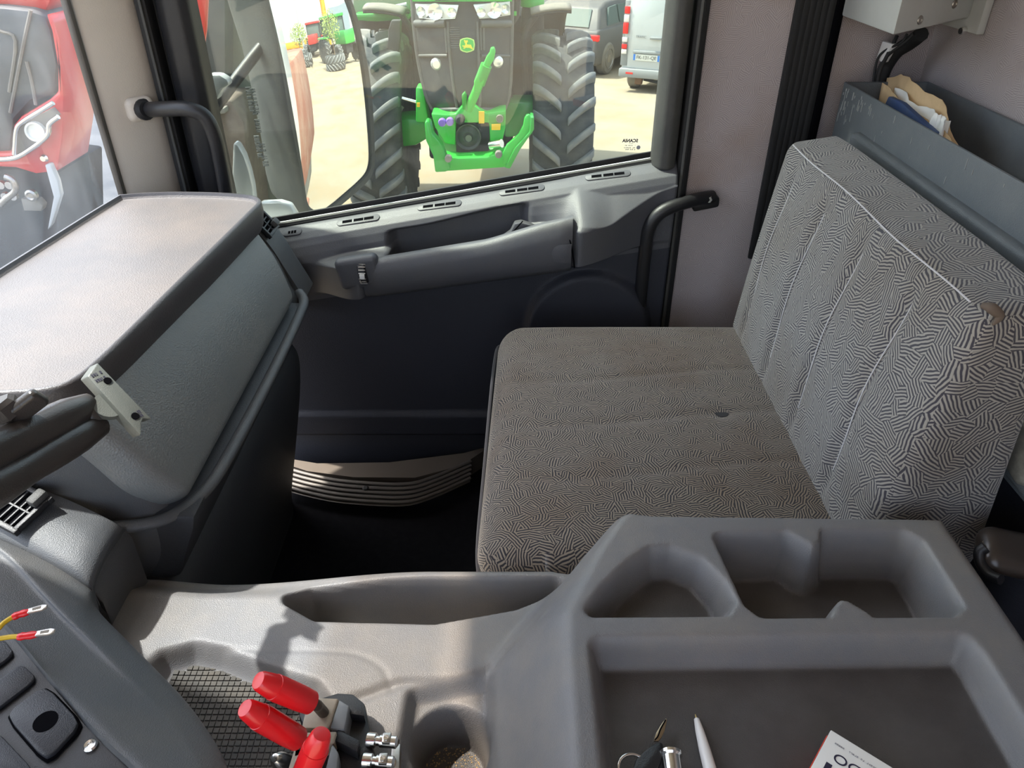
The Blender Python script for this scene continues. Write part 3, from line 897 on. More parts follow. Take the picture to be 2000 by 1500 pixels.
# ================================================================== grey metal control box with cables
cb = empty('control_box', (0.68, 1.35, 1.02)); tag(cb, 'grey painted metal control box fixed high on the rear wall', 'control box')
C0 = cb.location.copy()
pl = [Vector((0.582, 1.243, 1.018)), Vector((0.582, 1.458, 1.018)), Vector((0.752, 1.458, 1.028)), Vector((0.752, 1.355, 1.028))]
prism('body', local(C0, pl), (0, 0, 0.30), M['metalbox'], cb, 0.004, 2)
e0, e1 = Vector((0.752, 1.355, 1.028)), Vector((0.762, 1.335, 1.012))
prism('flange', local(C0, [(0.751, 1.318, 1.008), (0.764, 1.318, 1.008), (0.764, 1.47, 1.008), (0.751, 1.47, 1.008)]), (0, 0, 0.32), M['metalbox'], cb, 0.002)
dirv = (pl[3] - pl[0]).normalized(); nn = Vector((dirv.y, -dirv.x, 0)).normalized()
if nn.y > 0: nn = -nn
for f, z in ((0.30, 1.032), (0.72, 1.045)):
    lathe('rivet', [(0, 0.0005), (0.0022, 0.0005), (0.003, 0.0025), (0.0062, 0.0015), (0.0068, 0)], M['steel'], cb, 16, frame(pl[0].lerp(pl[3], f) + Vector((0, 0, z - pl[0].z)) + nn * 0.0005 - C0, nn))
for px, py in ((1888, 30), (1886, 60)):
    lathe('bolt', [(0, 0.010), (0.005, 0.010), (0.006, 0.008), (0.006, 0)], M['chrome'], cb, 12, frame(aX(px, py, 0.751) - C0, (-1, -0.2, 0)))
def cable(name, pts, r, label, cat, m='rubber', **kw):
    o = tube(name, pts, r, M[m], None, 10, 7)
    tag(o, label, cat, **kw)
cable('thick_cable', [aX(1800, 66, 0.70), aX(1780, 82, 0.70), aX(1752, 100, 0.69), aX(1733, 125, 0.685), aX(1722, 150, 0.68), aX(1712, 190, 0.68)], 0.0125, 'thick black cable hose under the control box', 'cable')
cable('thin_cable', [aX(1772, 66, 0.68), aX(1762, 82, 0.675), aX(1735, 95, 0.67), aX(1717, 110, 0.665), aX(1709, 135, 0.665), aX(1705, 170, 0.665)], 0.0022, 'thin black wire looping over the white connector', 'cable')
cable('thin_cable', [aX(1785, 66, 0.68), aX(1765, 85, 0.675), aX(1738, 105, 0.672), aX(1722, 125, 0.67), aX(1710, 150, 0.668), aX(1705, 180, 0.665)], 0.0026, 'thin black wire lying along the thick cable', 'cable')
cable('thin_cable', [aX(1752, 70, 0.68), aX(1745, 85, 0.675), aX(1732, 110, 0.67), aX(1718, 140, 0.668), aX(1712, 175, 0.665)], 0.0034, 'black wire nearest the white connector block', 'cable')
wc = prism('wire_connector', [aX(1723, 80, 0.668), aX(1743, 86, 0.668), aX(1722, 122, 0.668), aX(1710, 116, 0.668)], (0.012, 0, 0), M['whiteplastic'], None, 0.002)
tag(wc, 'white plastic connector block among the black cables', 'connector')
# ================================================================== dark lower rear wall
tag(box('trim_2', (0.625, -0.2, 0.0), (0.766, 1.475, 0.595), M['doorlow'], bev=0.01), 'dark plastic lower rear wall below the bin', kind='structure')

# ================================================================== centre console (engine tunnel)
def sdpoly(X, Y, poly):
    d = np.full(X.shape, 1e9); s = np.ones(X.shape)
    n = len(poly)
    for i in range(n):
        ax, ay = poly[i]; bx_, by = poly[i - 1]
        ex, ey = bx_ - ax, by - ay
        wx, wy = X - ax, Y - ay
        t = np.clip((wx * ex + wy * ey) / (ex * ex + ey * ey), 0, 1)
        d = np.minimum(d, (wx - ex * t) ** 2 + (wy - ey * t) ** 2)
        c1 = Y >= ay; c2 = Y < by; c3 = ex * wy > ey * wx
        flip = (c1 & c2 & c3) | (~c1 & ~c2 & ~c3)
        s = np.where(flip, -s, s)
    return s * np.sqrt(d)
def sdline(X, Y, pts):
    d = np.full(X.shape, 1e9)
    for (ax, ay), (bx_, by) in zip(pts[:-1], pts[1:]):
        ex, ey = bx_ - ax, by - ay
        t = np.clip(((X - ax) * ex + (Y - ay) * ey) / (ex * ex + ey * ey), 0, 1)
        d = np.minimum(d, np.hypot(X - ax - ex * t, Y - ay - ey * t))
    return d
def XY(z, *pp): return [tuple(aZ(px, py, z)[:2]) for px, py in pp]
def crv(z, *pp): return [tuple(p[:2]) for p in catmull([aZ(px, py, z) for px, py in pp], 6)]

CX0, CX1, CY0, CY1 = -0.50, 0.488, 0.22, 0.648
step = 0.0022
gx = np.arange(CX0, CX1 + 1e-6, step); gy = np.arange(CY0, CY1 + 1e-6, step)
X, Y = np.meshgrid(gx, gy, indexing='ij')
foot = np.interp(Y, [0.22, 0.39, 0.51, 0.60, 0.65], [-0.02, -0.020, -0.035, 0.03, 0.075])
topx = np.interp(Y, [0.22, 0.43, 0.49, 0.58, 0.65], [0.055, 0.058, 0.062, 0.105, 0.15])
H = 0.497 + 0.113 * sst(foot, topx, X)
H = H + 0.02 * (1 - sst(-0.46, -0.36, X)) * 0.5
# lower front: gentle crown
H = H - 0.010 * (1 - sst(0.36, 0.50, Y)) * (1 - sst(-0.05, 0.0, X))
# map pocket along the passenger side
d = sdpoly(X, Y, [(-0.262, 0.604), (-0.225, 0.582), (-0.09, 0.578), (0.0, 0.598), (0.05, 0.622), (0.0, 0.622), (-0.15, 0.621), (-0.245, 0.615)]) - 0.010
H = H - 0.085 * sst(0.003, -0.008, d)
# oval dish
poly = XY(0.61, (1160, 1190), (1410, 1188), (1420, 1170), (1400, 1135), (1360, 1095), (1310, 1076), (1275, 1078), (1235, 1105), (1190, 1150))
FL = np.zeros(X.shape)  # mask of the recess floors that take the darker colour
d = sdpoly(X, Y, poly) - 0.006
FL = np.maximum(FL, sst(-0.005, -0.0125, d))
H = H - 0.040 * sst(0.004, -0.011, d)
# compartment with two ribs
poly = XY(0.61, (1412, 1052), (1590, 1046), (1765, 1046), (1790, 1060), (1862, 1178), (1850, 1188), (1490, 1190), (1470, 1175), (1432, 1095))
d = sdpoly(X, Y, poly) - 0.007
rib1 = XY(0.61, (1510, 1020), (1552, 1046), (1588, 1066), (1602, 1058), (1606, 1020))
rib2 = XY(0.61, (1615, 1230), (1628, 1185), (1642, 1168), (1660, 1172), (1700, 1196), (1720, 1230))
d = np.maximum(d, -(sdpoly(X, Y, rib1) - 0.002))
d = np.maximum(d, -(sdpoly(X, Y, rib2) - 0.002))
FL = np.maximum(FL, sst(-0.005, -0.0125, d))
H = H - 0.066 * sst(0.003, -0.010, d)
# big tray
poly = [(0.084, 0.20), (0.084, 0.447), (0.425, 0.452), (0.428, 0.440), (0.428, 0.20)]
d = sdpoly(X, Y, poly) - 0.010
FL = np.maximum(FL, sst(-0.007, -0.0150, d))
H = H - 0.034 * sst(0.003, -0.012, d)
# cup holder : square dip then a round hole
poly = [(-0.104, 0.395), (-0.100, 0.474), (-0.030, 0.486), (-0.026, 0.39)]
d = sdpoly(X, Y, poly) - 0.010
H = H - 0.020 * sst(0.004, -0.010, d)
d = np.hypot((X + 0.062), Y - 0.432) - 0.040
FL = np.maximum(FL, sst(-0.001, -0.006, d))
H = H - 0.060 * sst(0.002, -0.005, d)
# mat well
well = XY(0.48, (300, 1345), (330, 1305), (380, 1290), (430, 1300), (500, 1330), (560, 1350), (610, 1365), (650, 1420), (690, 1560), (380, 1700), (200, 1600))
d = sdpoly(X, Y, well) - 0.006
H = H - 0.026 * sst(0.010, -0.010, d)
# parting groove of the lever cover
gl = crv(0.5, (395, 1252), (430, 1262), (520, 1266), (640, 1268), (700, 1276), (742, 1298), (760, 1328), (766, 1345))
H = H - 0.0016 * np.exp(-(sdline(X, Y, gl) / 0.0022) ** 2)
# swage under the plateau and above the cup
gl = crv(0.505, (668, 1362), (720, 1345), (780, 1325), (880, 1322), (940, 1310), (990, 1280), (1050, 1265))
H = H - 0.005 * np.exp(-(sdline(X, Y, gl) / 0.006) ** 2)
# rounded outer edges
eb = np.minimum(np.minimum(CX1 - X, np.interp(X, [-0.5, 0.05, 0.16, 0.5], [0.648, 0.648, 0.628, 0.622]) - Y), 10)
eb = np.clip(eb, 0, 0.012)
H = H - 0.008 * (1 - np.sqrt(np.clip(1 - ((0.012 - eb) / 0.012) ** 2, 0, 1)))
for _ in range(2):
    Hp = np.pad(H, 1, mode='edge')
    H = (Hp[:-2, 1:-1] + Hp[2:, 1:-1] + Hp[1:-1, :-2] + Hp[1:-1, 2:] + 2 * Hp[1:-1, 1:-1]) / 6
out = np.interp(X, [-0.5, 0.05, 0.16, 0.5], [0.648, 0.648, 0.628, 0.622]) - Y < 0.0
H = np.where(out, 0.30, H)
# far lip drops towards the dash
H = H - 0.030 * sst(0.60, 0.64, Y) * (1 - sst(-0.36, -0.10, X)) * 0.8
cons = empty('centre_console', (0.0, 0.44, 0.0)); tag(cons, 'grey moulded centre console with trays and a cup holder', 'console')
K0 = cons.location.copy()
nx, ny = X.shape
V = np.stack([X - K0.x, Y - K0.y, H - K0.z], -1).reshape(-1, 3)
Fc = []
ids = np.arange(nx * ny).reshape(nx, ny)
q = np.stack([ids[:-1, :-1], ids[1:, :-1], ids[1:, 1:], ids[:-1, 1:]], -1).reshape(-1, 4)
Fc = q.tolist()
V = V.tolist()
base = len(V)
ring_ = list(ids[:, -1][::-1]) + list(ids[0, ::-1][1:]) + list(ids[1:, 0]) + list(ids[-1, 1:])
for k in ring_: V.append([V[k][0], V[k][1], 0.0])
nr = len(ring_)
for k in range(nr):
    a, b = ring_[k], ring_[(k + 1) % nr]
    if a == b: continue
    Fc.append([int(a), int(b), base + (k + 1) % nr, base + k])
me = bpy.data.meshes.new('console_body')
me.from_pydata(V, [], Fc); me.update()
bm = bmesh.new(); bm.from_mesh(me); bmesh.ops.recalc_face_normals(bm, faces=bm.faces); bm.to_mesh(me); bm.free()
smooth(me, 75)
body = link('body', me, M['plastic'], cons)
at_ = me.attributes.new('floor_tone', 'FLOAT', 'POINT')
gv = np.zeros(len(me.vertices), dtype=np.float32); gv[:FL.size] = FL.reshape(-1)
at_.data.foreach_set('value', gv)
def hz(x, y):
    i = int(np.clip((x - CX0) / step, 0, nx - 1)); j = int(np.clip((y - CY0) / step, 0, ny - 1)); return float(H[i, j])
# rubber mat of small square pads
bm = bmesh.new()
p_ = 0.0066
for i in range(46):
    for j in range(46):
        x = -0.47 + i * p_; y = 0.25 + j * p_
        dd = float(sdpoly(np.array([x]), np.array([y]), well)[0])
        if dd > -0.002: continue
        z = hz(x, y)
        bbox(bm, (x - K0.x, y - K0.y, z - 0.001), (x + p_ * 0.84 - K0.x, y + p_ * 0.80 - K0.y, z + 0.0022))
o = bmo('rubber_mat', bm, mat('mat_rubber', (0.05, 0.047, 0.043), 0.8, var=(25, (0.1, 0.085, 0.065), 0.6)), cons)
tag(o, 'dark rubber mat of small square pads', kind='stuff')
# grit in the cup
bm = bmesh.new(); rng = random.Random(2)
for k in range(420):
    a = rng.uniform(0, 2 * pi); r = 0.033 * math.sqrt(rng.random())
    x, y = -0.062 + r * cos(a), 0.432 + r * sin(a); s = rng.uniform(0.0003, 0.0007)
    z = hz(x, y)
    bbox(bm, (x - s - K0.x, y - s - K0.y, z - s), (x + s - K0.x, y + s - K0.y, z + s))
o = bmo('sandy_grit', bm, mat('sand', (0.4, 0.27, 0.13), 0.9), cons)
o['kind'] = 'stuff'

# ================================================================== dashboard
dash = empty('dashboard', (-0.6, 1.0, 0.0)); tag(dash, 'dark grey dashboard with a leathery glove box lid', 'dashboard')
A0 = dash.location.copy()
def loft(name, prof, y0, y1, m, ny=30, endround=(0.0, 0.0), back=-0.8):
    """profile (x,z) swept along Y; ends pulled back to x-back by a quarter round"""
    ys = np.linspace(y0, y1, ny)
    grid = []
    for y in ys:
        k = 0.0
        if endround[1] and y > y1 - endround[1]:
            t = (y - (y1 - endround[1])) / endround[1]; k = 1 - math.sqrt(max(0, 1 - t * t))
        if endround[0] and y < y0 + endround[0]:
            t = ((y0 + endround[0]) - y) / endround[0]; k = 1 - math.sqrt(max(0, 1 - t * t))
        grid.append([Vector((x - k * min(0.06, x - back), y, z)) - A0 for x, z in prof])
    V = [p for r in grid for p in r]; m_ = len(prof); Fc = []
    for i in range(ny - 1):
        for j in range(m_ - 1):
            Fc.append((i * m_ + j, (i + 1) * m_ + j, (i + 1) * m_ + j + 1, i * m_ + j + 1))
    # end caps closed to the back plane
    for i in (0, ny - 1):
        b = len(V)
        V.append(Vector((back, ys[i], prof[0][1])) - A0); V.append(Vector((back, ys[i], prof[-1][1])) - A0)
        Fc.append(tuple([i * m_ + j for j in range(m_)] + [b + 1, b]))
    return pyd(name, V, Fc, m, dash, 40)
def spl(pts, k=5): return [(p.x, p.z) for p in catmull([Vector((x, 0, z)) for x, z in pts], k)]
loft('upper_body', spl([(-0.80, 0.69), (-0.56, 0.692), (-0.50, 0.688), (-0.470, 0.668), (-0.445, 0.63), (-0.425, 0.57), (-0.418, 0.548), (-0.425, 0.50), (-0.45, 0.46)]), 0.655, 1.40, M['dash'], 50, (0.04, 0.035))
# end block beside the door, standing a little proud with a recessed seam
loft('end_block', spl([(-0.62, 0.692), (-0.52, 0.694), (-0.478, 0.684), (-0.452, 0.65), (-0.428, 0.595), (-0.408, 0.548), (-0.405, 0.535), (-0.425, 0.528)]), 1.295, 1.402, M['dash'], 14, (0.006, 0.03), -0.62)
# ledge under the lid, wrapping round its near end
pts = [Vector((-0.400, 1.262, 0.575)), Vector((-0.385, 1.235, 0.570)), Vector((-0.381, 1.18, 0.568)), Vector((-0.380, 1.0, 0.565)), Vector((-0.384, 0.80, 0.563)), Vector((-0.392, 0.722, 0.562)), Vector((-0.414, 0.676, 0.563)), Vector((-0.445, 0.654, 0.566)), Vector((-0.50, 0.645, 0.57))]
tube('ledge', [p - A0 for p in pts], 0.009, M['dash'], dash, 12, 8, 0.75)
prism('ledge_apron', [Vector((x, 0.668, z)) - A0 for x, z in ((-0.386, 0.566), (-0.392, 0.545), (-0.43, 0.46), (-0.50, 0.44), (-0.50, 0.57))], (0, 0.57, 0), M['dashdark'], dash, 0.006)
# kick panel below
loft('kick_panel', spl([(-0.60, 0.47), (-0.47, 0.462), (-0.440, 0.445), (-0.428, 0.41), (-0.437, 0.34), (-0.468, 0.2), (-0.50, 0.06), (-0.505, 0.0)]), 0.56, 1.335, M['dashdark'], 40, (0.02, 0.07), -0.6)
# glove box lid
def lidfn(v, u):
    w = (u.z + 1) / 2; a = (u.x + 1) / 2
    y = v.y
    if u.y < -0.75:
        t = (-u.y - 0.75) / 0.25
        y += 0.03 * t * max(0, (0.45 - w) / 0.45) ** 2
    bul = 0.012 * sin(pi * min(1, max(0, w)))
    cx = -0.394 + (-0.482 + 0.394) * w; cz = 0.576 + (0.724 - 0.576) * w
    n = Vector((0.86, 0, 0.51))
    if y > 0: y *= 1 - 0.19 * (1 - w)
    dist = (a - 1) * 0.05 + (bul if a > 0.3 else 0)
    e = 0.0
    return Vector((cx + n.x * dist, y, cz + n.z * dist))
o = rbox('glovebox_lid', (0.05, 0.625, 0.20), 0.022, M['lid'], dash, (4, 60, 24), lidfn)
o.location = Vector((0, 0.975, 0)) - A0
# far air vent at the door end
def airvent(name, ctr, u, v, w, h, nsl):
    e = empty(name, ctr - A0); e.parent = dash
    u = Vector(u).normalized(); v = Vector(v).normalized(); n = u.cross(v)
    R = Matrix((u, v, n)).transposed().to_4x4()
    def bx_(nm, lo, hi, m, b=0.001, par=e): return box(nm, lo, hi, M[m], par, b, 2, R)
    bx_('cavity', (-w / 2, -h / 2, -0.004), (w / 2, h / 2, 0.001), 'void', 0)
    for s in (-1, 1):
        bx_('frame_bar', (-w / 2 - 0.004, s * h / 2 - 0.003, -0.002), (w / 2 + 0.004, s * h / 2 + 0.003, 0.006), 'black')
        bx_('frame_bar', (s * w / 2 - 0.003, -h / 2, -0.002), (s * w / 2 + 0.003, h / 2, 0.006), 'black')
    for k in range(nsl):
        x = -w / 2 + w * (k + 1) / (nsl + 1)
        bx_('slat', (x - 0.0012, -h / 2, -0.001), (x + 0.0012, h / 2, 0.004), 'black', 0.0004)
    bx_('slat', (-w / 2, -0.0012, 0.001), (w / 2, 0.0012, 0.0045), 'black', 0.0004)
    bx_('thumb_tab', (w / 2 - 0.014, h / 2 - 0.016, 0.003), (w / 2 - 0.001, h / 2 + 0.004, 0.014), 'darktrim', 0.003)
    return e
airvent('air_vent', Vector((-0.4715, 1.335, 0.688)), (0.62, 0.0, -0.78), (0, 1, 0), 0.06, 0.05, 6)
# near lower dash panel beside the driver, with its vent
rowA = [aZ(*p) for p in ((-90, 900, 0.635), (0, 928, 0.628), (60, 948, 0.622), (130, 975, 0.612), (200, 1008, 0.60), (236, 1028, 0.585), (246, 1036, 0.57))]
rowB = [aZ(*p) for p in ((-90, 1008, 0.61), (0, 1045, 0.606), (50, 1068, 0.602), (105, 1095, 0.596), (150, 1120, 0.588), (178, 1138, 0.578), (186, 1146, 0.565))]
def rs(pts, n):
    c = catmull(pts, 8); return [c[round(i * (len(c) - 1) / (n - 1))] for i in range(n)]
def rows2surf(name, rows, m, par, o0, n=40, sub=6, drop=0.25):
    R = [rs(r, n) for r in rows]
    cols = []
    for i in range(n):
        c = catmull([r[i] for r in R], sub)
        cols.append([p - o0 for p in c])
    if drop:
        cols.append([p + Vector((0.004, 0, -0.012)) for p in cols[-1]])
        cols.append([p + Vector((-0.005, 0, -drop)) for p in cols[-1]])
    return surf(name, cols, m, par, 60)
mid = [a.lerp(b, 0.5) + Vector((0, 0, 0.006)) for a, b in zip(rowA, rowB)]
low = [p + Vector((0, -0.004, -0.03)) for p in rowB]
o = rows2surf('near_panel', [rowA, mid, rowB, low], M['dash'], dash, A0)
vc = aZ(18, 985, 0.623)
uu = (aZ(60, 1003, 0.618) - aZ(0, 972, 0.622)).normalized()
vv = (aZ(45, 955, 0.626) - aZ(15, 1010, 0.617)); vv = (vv - uu * vv.dot(uu)).normalized()
av = airvent('air_vent', vc + Vector((0, 0, 0.001)), uu, vv, 0.080, 0.046, 7)

# ================================================================== shelf table on the dash
def offset(poly, d):
    n = len(poly); out = []
    for i in range(n):
        a, b, c = poly[i - 1], poly[i], poly[(i + 1) % n]
        t = ((b - a).normalized() + (c - b).normalized()).normalized()
        out.append(b + Vector((-t.y, t.x, 0)) * d)
    return out
sh = empty('dash_shelf', (-0.6, 1.0, 0.70)); tag(sh, 'dusty dark shelf table with raised rim on the dashboard', 'shelf')
H0 = sh.location.copy()
ol = [(-0.70, 1.292), (-0.66, 1.303), (-0.60, 1.309), (-0.52, 1.304), (-0.466, 1.292), (-0.444, 1.276), (-0.4345, 1.25), (-0.4375, 1.20), (-0.444, 1.10), (-0.455, 0.95), (-0.465, 0.80), (-0.471, 0.73), (-0.478, 0.692), (-0.492, 0.672), (-0.525, 0.662), (-0.60, 0.657), (-0.69, 0.655), (-0.735, 0.665), (-0.752, 0.70), (-0.748, 0.80), (-0.737, 0.95), (-0.722, 1.10), (-0.71, 1.22)]
ol = [Vector((x, y, 0)) for x, y in ol]
area = sum(ol[i - 1].x * ol[i].y - ol[i].x * ol[i - 1].y for i in range(len(ol)))
sg = 1 if area > 0 else -1
def ccl(d):
    q_ = offset(ol, sg * d); return catmull(q_ + [q_[0]], 4)[:-1]
cl = ccl(0)
levels = [(0.010, 0.700), (0.004, 0.712), (0.0, 0.735), (0.001, 0.749), (0.0035, 0.7525), (0.007, 0.7525), (0.0095, 0.748), (0.012, 0.745), (0.014, 0.7445)]
R = [[p + Vector((0, 0, z)) - H0 for p in ccl(d)] for d, z in levels]
n = len(cl)
V = [p for r in R[:7] for p in r]; Fc = []
for i in range(6):
    for j in range(n):
        Fc.append((i * n + j, i * n + (j + 1) % n, (i + 1) * n + (j + 1) % n, (i + 1) * n + j))
Fc.append(tuple(range(n)))
pyd('rim', V, Fc, M['shelfrim'], sh, 60)
V = [p for r in R[6:] for p in r]; Fc = []
for i in range(2):
    for j in range(n):
        Fc.append((i * n + j, i * n + (j + 1) % n, (i + 1) * n + (j + 1) % n, (i + 1) * n + j))
Fc.append(tuple(range(2 * n, 3 * n)))
tpn = pyd('top_panel', V, Fc, M['shelf'], sh, 60)
bm = bmesh.new(); bm.from_mesh(tpn.data)
bmesh.ops.triangulate(bm, faces=[f for f in bm.faces if len(f.verts) > 4], ngon_method='BEAUTY')
for f in bm.faces: f.smooth = False
bm.to_mesh(tpn.data); bm.free()

# ================================================================== ball mount
bmnt = empty('phone_mount', aT(100, 850, 0.72)); tag(bmnt, 'black double socket arm mount with grey mounting plate', 'mount')
Q0 = bmnt.location.copy()
A, B, C_, D_ = aT(171, 735, 0.742), aT(191, 708, 0.756), aT(297, 819, 0.750), aT(276, 851, 0.734)
nrm = (B - A).cross(D_ - A).normalized()
if nrm.dot(ray(228, 780)) < 0: nrm = -nrm
D_ = D_ - nrm * (D_ - A).dot(nrm); C_ = C_ - nrm * (C_ - A).dot(nrm)
pts = [A, B, C_, C_.lerp(D_, 0.32) + (A - D_) * 0.10, C_.lerp(D_, 0.55) + (A - D_) * 0.09, D_]
pex = aT(156, 742, 0.752) - A
pl_ = prism('plate', local(Q0, pts), pex, M['mountgrey'], bmnt, 0.0014)
for px, py in ((212, 736), (263, 817)):
    c = aT(px, py, 0.745)
    c = c - nrm * (c - A).dot(nrm)
    lathe('hole', [(0, 0.0006), (0.0038, 0.0006), (0.0038, -0.001)], M['void'], pl_, 16, frame(c - nrm * 0.0004 - Q0, -nrm))
ux = (D_ - A).normalized(); uy = nrm.cross(ux)
if uy.dot(B - A) < 0: uy = -uy
for k_, (px, py, n_, w_) in enumerate(((190, 725, 5, 0.011), (198, 737, 5, 0.011), (267, 806, 5, 0.009), (270, 816, 6, 0.010))):
    c = aT(px, py, 0.745); c = c - nrm * (c - A).dot(nrm) - nrm * 0.0002
    xx = uy; zz = -nrm; yy = zz.cross(xx)
    mt = Matrix((xx, yy, zz)).transposed().to_4x4(); mt.translation = c - Q0
    marks('lettering', n_, w_, 0.0036, M['ink'], pl_, mt, k_ + 20, 0.0003)
# socket arm: two half shells
ax0, ax1 = aT(186, 812, 0.745), aT(-70, 952, 0.60)
av_ = (ax1 - ax0).normalized()
side = av_.cross(ray(80, 850)).normalized()
if side.z < 0: side = -side
for s, nm, rr_ in ((1, 'socket_half', (0.011, 0.015, 0.015, 0.014, 0.016, 0.018)), (-1, 'socket_half', (0.009, 0.012, 0.012, 0.011, 0.013, 0.014))):
    pp = [ax0.lerp(ax1, t) + side * s * (0.011 + 0.003 * t) - Q0 for t in np.linspace(0, 1, 12)]
    tube(nm, pp, list(rr_), M['mountblack'], bmnt, 16, 0, 1.25)
lathe('ball', [(0.0135 * sin(a), -0.0135 * cos(a)) for a in np.linspace(0, pi, 12)], M['mountblack'], bmnt, 20, frame(aT(180, 812, 0.742) - Q0, (0, 0, 1)))
tube('ball_stem', [aT(184, 806, 0.745) - Q0, aT(208, 782, 0.747) - Q0 + nrm * 0.006], 0.006, M['mountblack'], bmnt, 12, 0)
c = aT(212, 797, 0.748); c = c - nrm * (c - A).dot(nrm) + nrm * 0.0065
lathe('round_base', [(0, 0), (0.015, 0), (0.015, 0.006), (0.009, 0.010), (0, 0.011)], M['mountgrey'], bmnt, 20, frame(c - Q0, nrm))
kn = lathe('wing_knob', [(0, 0.024), (0.010, 0.024), (0.0135, 0.020), (0.0135, 0.008), (0.009, 0.004), (0.006, 0), (0.006, -0.03)], M['mountblack'], bmnt, 6, frame(aT(35, 822, 0.665) - Q0, side + Vector((0.1, -0.35, 0.1))))
rbox('knob_wing', (0.035, 0.012, 0.02), 0.005, M['mountblack'], bmnt, (2, 2, 2), loc=aT(50, 795, 0.66) - Q0, rot=(0.2, -0.5, 0.5))

# ================================================================== driver's switch panel wing
wp = empty('switch_panel', (-0.4, 0.42, 0.0)); tag(wp, "driver's curved switch panel with rounded dusty edge", 'switch panel')
W0 = wp.location.copy()
r0 = [aZ(*p) for p in ((-90, 1012, 0.60), (0, 1050, 0.597), (60, 1076, 0.594), (120, 1106, 0.586), (172, 1146, 0.574), (188, 1190, 0.569), (238, 1243, 0.568), (300, 1305, 0.570), (358, 1366, 0.574), (402, 1425, 0.580), (432, 1478, 0.586), (450, 1540, 0.592), (455, 1620, 0.60))]
r1 = [aZ(*p) for p in ((-100, 1020, 0.606), (-10, 1063, 0.606), (35, 1098, 0.605), (80, 1145, 0.602), (128, 1194, 0.598), (172, 1238, 0.594), (225, 1290, 0.590), (285, 1345, 0.588), (340, 1400, 0.591), (380, 1455, 0.597), (402, 1505, 0.604), (412, 1560, 0.61), (415, 1630, 0.617))]
r1b = [aZ(*p) for p in ((-110, 1040, 0.605), (-20, 1082, 0.603), (25, 1115, 0.602), (68, 1160, 0.600), (115, 1210, 0.597), (160, 1256, 0.594), (210, 1306, 0.593), (265, 1360, 0.594), (318, 1415, 0.598), (358, 1470, 0.604), (380, 1520, 0.611), (390, 1580, 0.617), (392, 1650, 0.623))]
r2 = [aZ(*p) for p in ((-140, 1110, 0.611), (-50, 1150, 0.611), (-5, 1180, 0.611), (40, 1225, 0.610), (80, 1275, 0.609), (120, 1318, 0.609), (165, 1365, 0.610), (212, 1413, 0.611), (258, 1458, 0.613), (300, 1508, 0.617), (325, 1560, 0.622), (335, 1620, 0.628), (338, 1690, 0.634))]
r3 = [aZ(*p) for p in ((-170, 1150, 0.613), (-80, 1175, 0.613), (-20, 1196, 0.613), (12, 1220, 0.613), (48, 1262, 0.613), (85, 1308, 0.613), (124, 1354, 0.613), (165, 1403, 0.613), (210, 1449, 0.614), (262, 1497, 0.616), (300, 1545, 0.62), (320, 1600, 0.626), (325, 1680, 0.632))]
r4 = [p + Vector((-0.0015, -0.0015, -0.007)) for p in r3]
skirt = [p + Vector((0.0, 0.002, -0.02)) for p in r0]
skirt2 = [p + Vector((-0.01, -0.005, -0.075)) for p in r0]
R = [rs(r, 60) for r in (skirt2, skirt, r0, r1, r1b, r2, r3, r4)]
cols = []
for i in range(60):
    c = catmull([r[i] for r in R[1:7]], 5)
    cols.append([p - W0 for p in [R[0][i]] + c + [R[7][i]]])
surf('cover', cols, M['dash'], wp, 60)
# recessed switch plate
inner = R[7]
far = [Vector((-0.75, 0.55, 0.606)), Vector((-0.75, 0.15, 0.606)), Vector((-0.35, 0.15, 0.606))]
pyd('switch_plate', [Vector((p.x, p.y, 0.606)) - W0 for p in inner] + [p - W0 for p in far[::-1]], [tuple(range(len(inner) + 3))], M['black'], wp)
def zpoly(z, pts): return [aZ(px, py, z) - W0 for px, py in pts]
def rnd(pts, k=5):
    v = catmull([Vector(p) for p in pts] + [Vector(pts[0])], k)[:-1]; return v
def button(name, pts, z, h, m, hole=None):
    cen = (sum(p[0] for p in pts) / len(pts), sum(p[1] for p in pts) / len(pts))
    # rounded corner outline
    q = []
    n = len(pts)
    for i in range(n):
        a, b, c = Vector((*pts[i - 1], 0)), Vector((*pts[i], 0)), Vector((*pts[(i + 1) % n], 0))
        for t in (0.22, 0.10, 0.0):
            if t: q.append(b.lerp(a, t) * 1.0 + (Vector((*cen, 0)) - b) * (0.0 if t > 0.2 else 0.05))
            else: q.append(b.lerp(Vector((*cen, 0)), 0.10))
        q.append(b.lerp(c, 0.10) + (Vector((*cen, 0)) - b) * 0.05); q.append(b.lerp(c, 0.22))
    return prism(name, zpoly(z, [(p.x, p.y) for p in q]), (0, 0, h), m, wp, 0.0015)
mk = mat('switch_blank', (0.02, 0.021, 0.026), 0.5, grain=(900, 0.3))
bz = button('bezel', [(8, 1402), (92, 1338), (170, 1420), (92, 1500)], 0.606, 0.002, M['void'])
bt = button('socket_cover', [(14, 1403), (92, 1344), (163, 1420), (94, 1494)], 0.606, 0.006, mk)
c = aZ(89, 1409, 0.612) - W0
lathe('socket_hole', [(0, 0.0004), (0.0098, 0.0004), (0.0098, -0.002)], M['void'], bt, 24, frame(c, (0, 0, 1)))
button('blank_button', [(-50, 1372), (44, 1300), (76, 1330), (-18, 1402)], 0.606, 0.0045, mk)
button('blank_button', [(-80, 1290), (8, 1250), (32, 1282), (-60, 1345)], 0.606, 0.0045, mk)
button('blank_button', [(-60, 1470), (-10, 1425), (75, 1515), (20, 1570)], 0.606, 0.0045, mk)
c = aZ(177, 1457, 0.6065) - W0
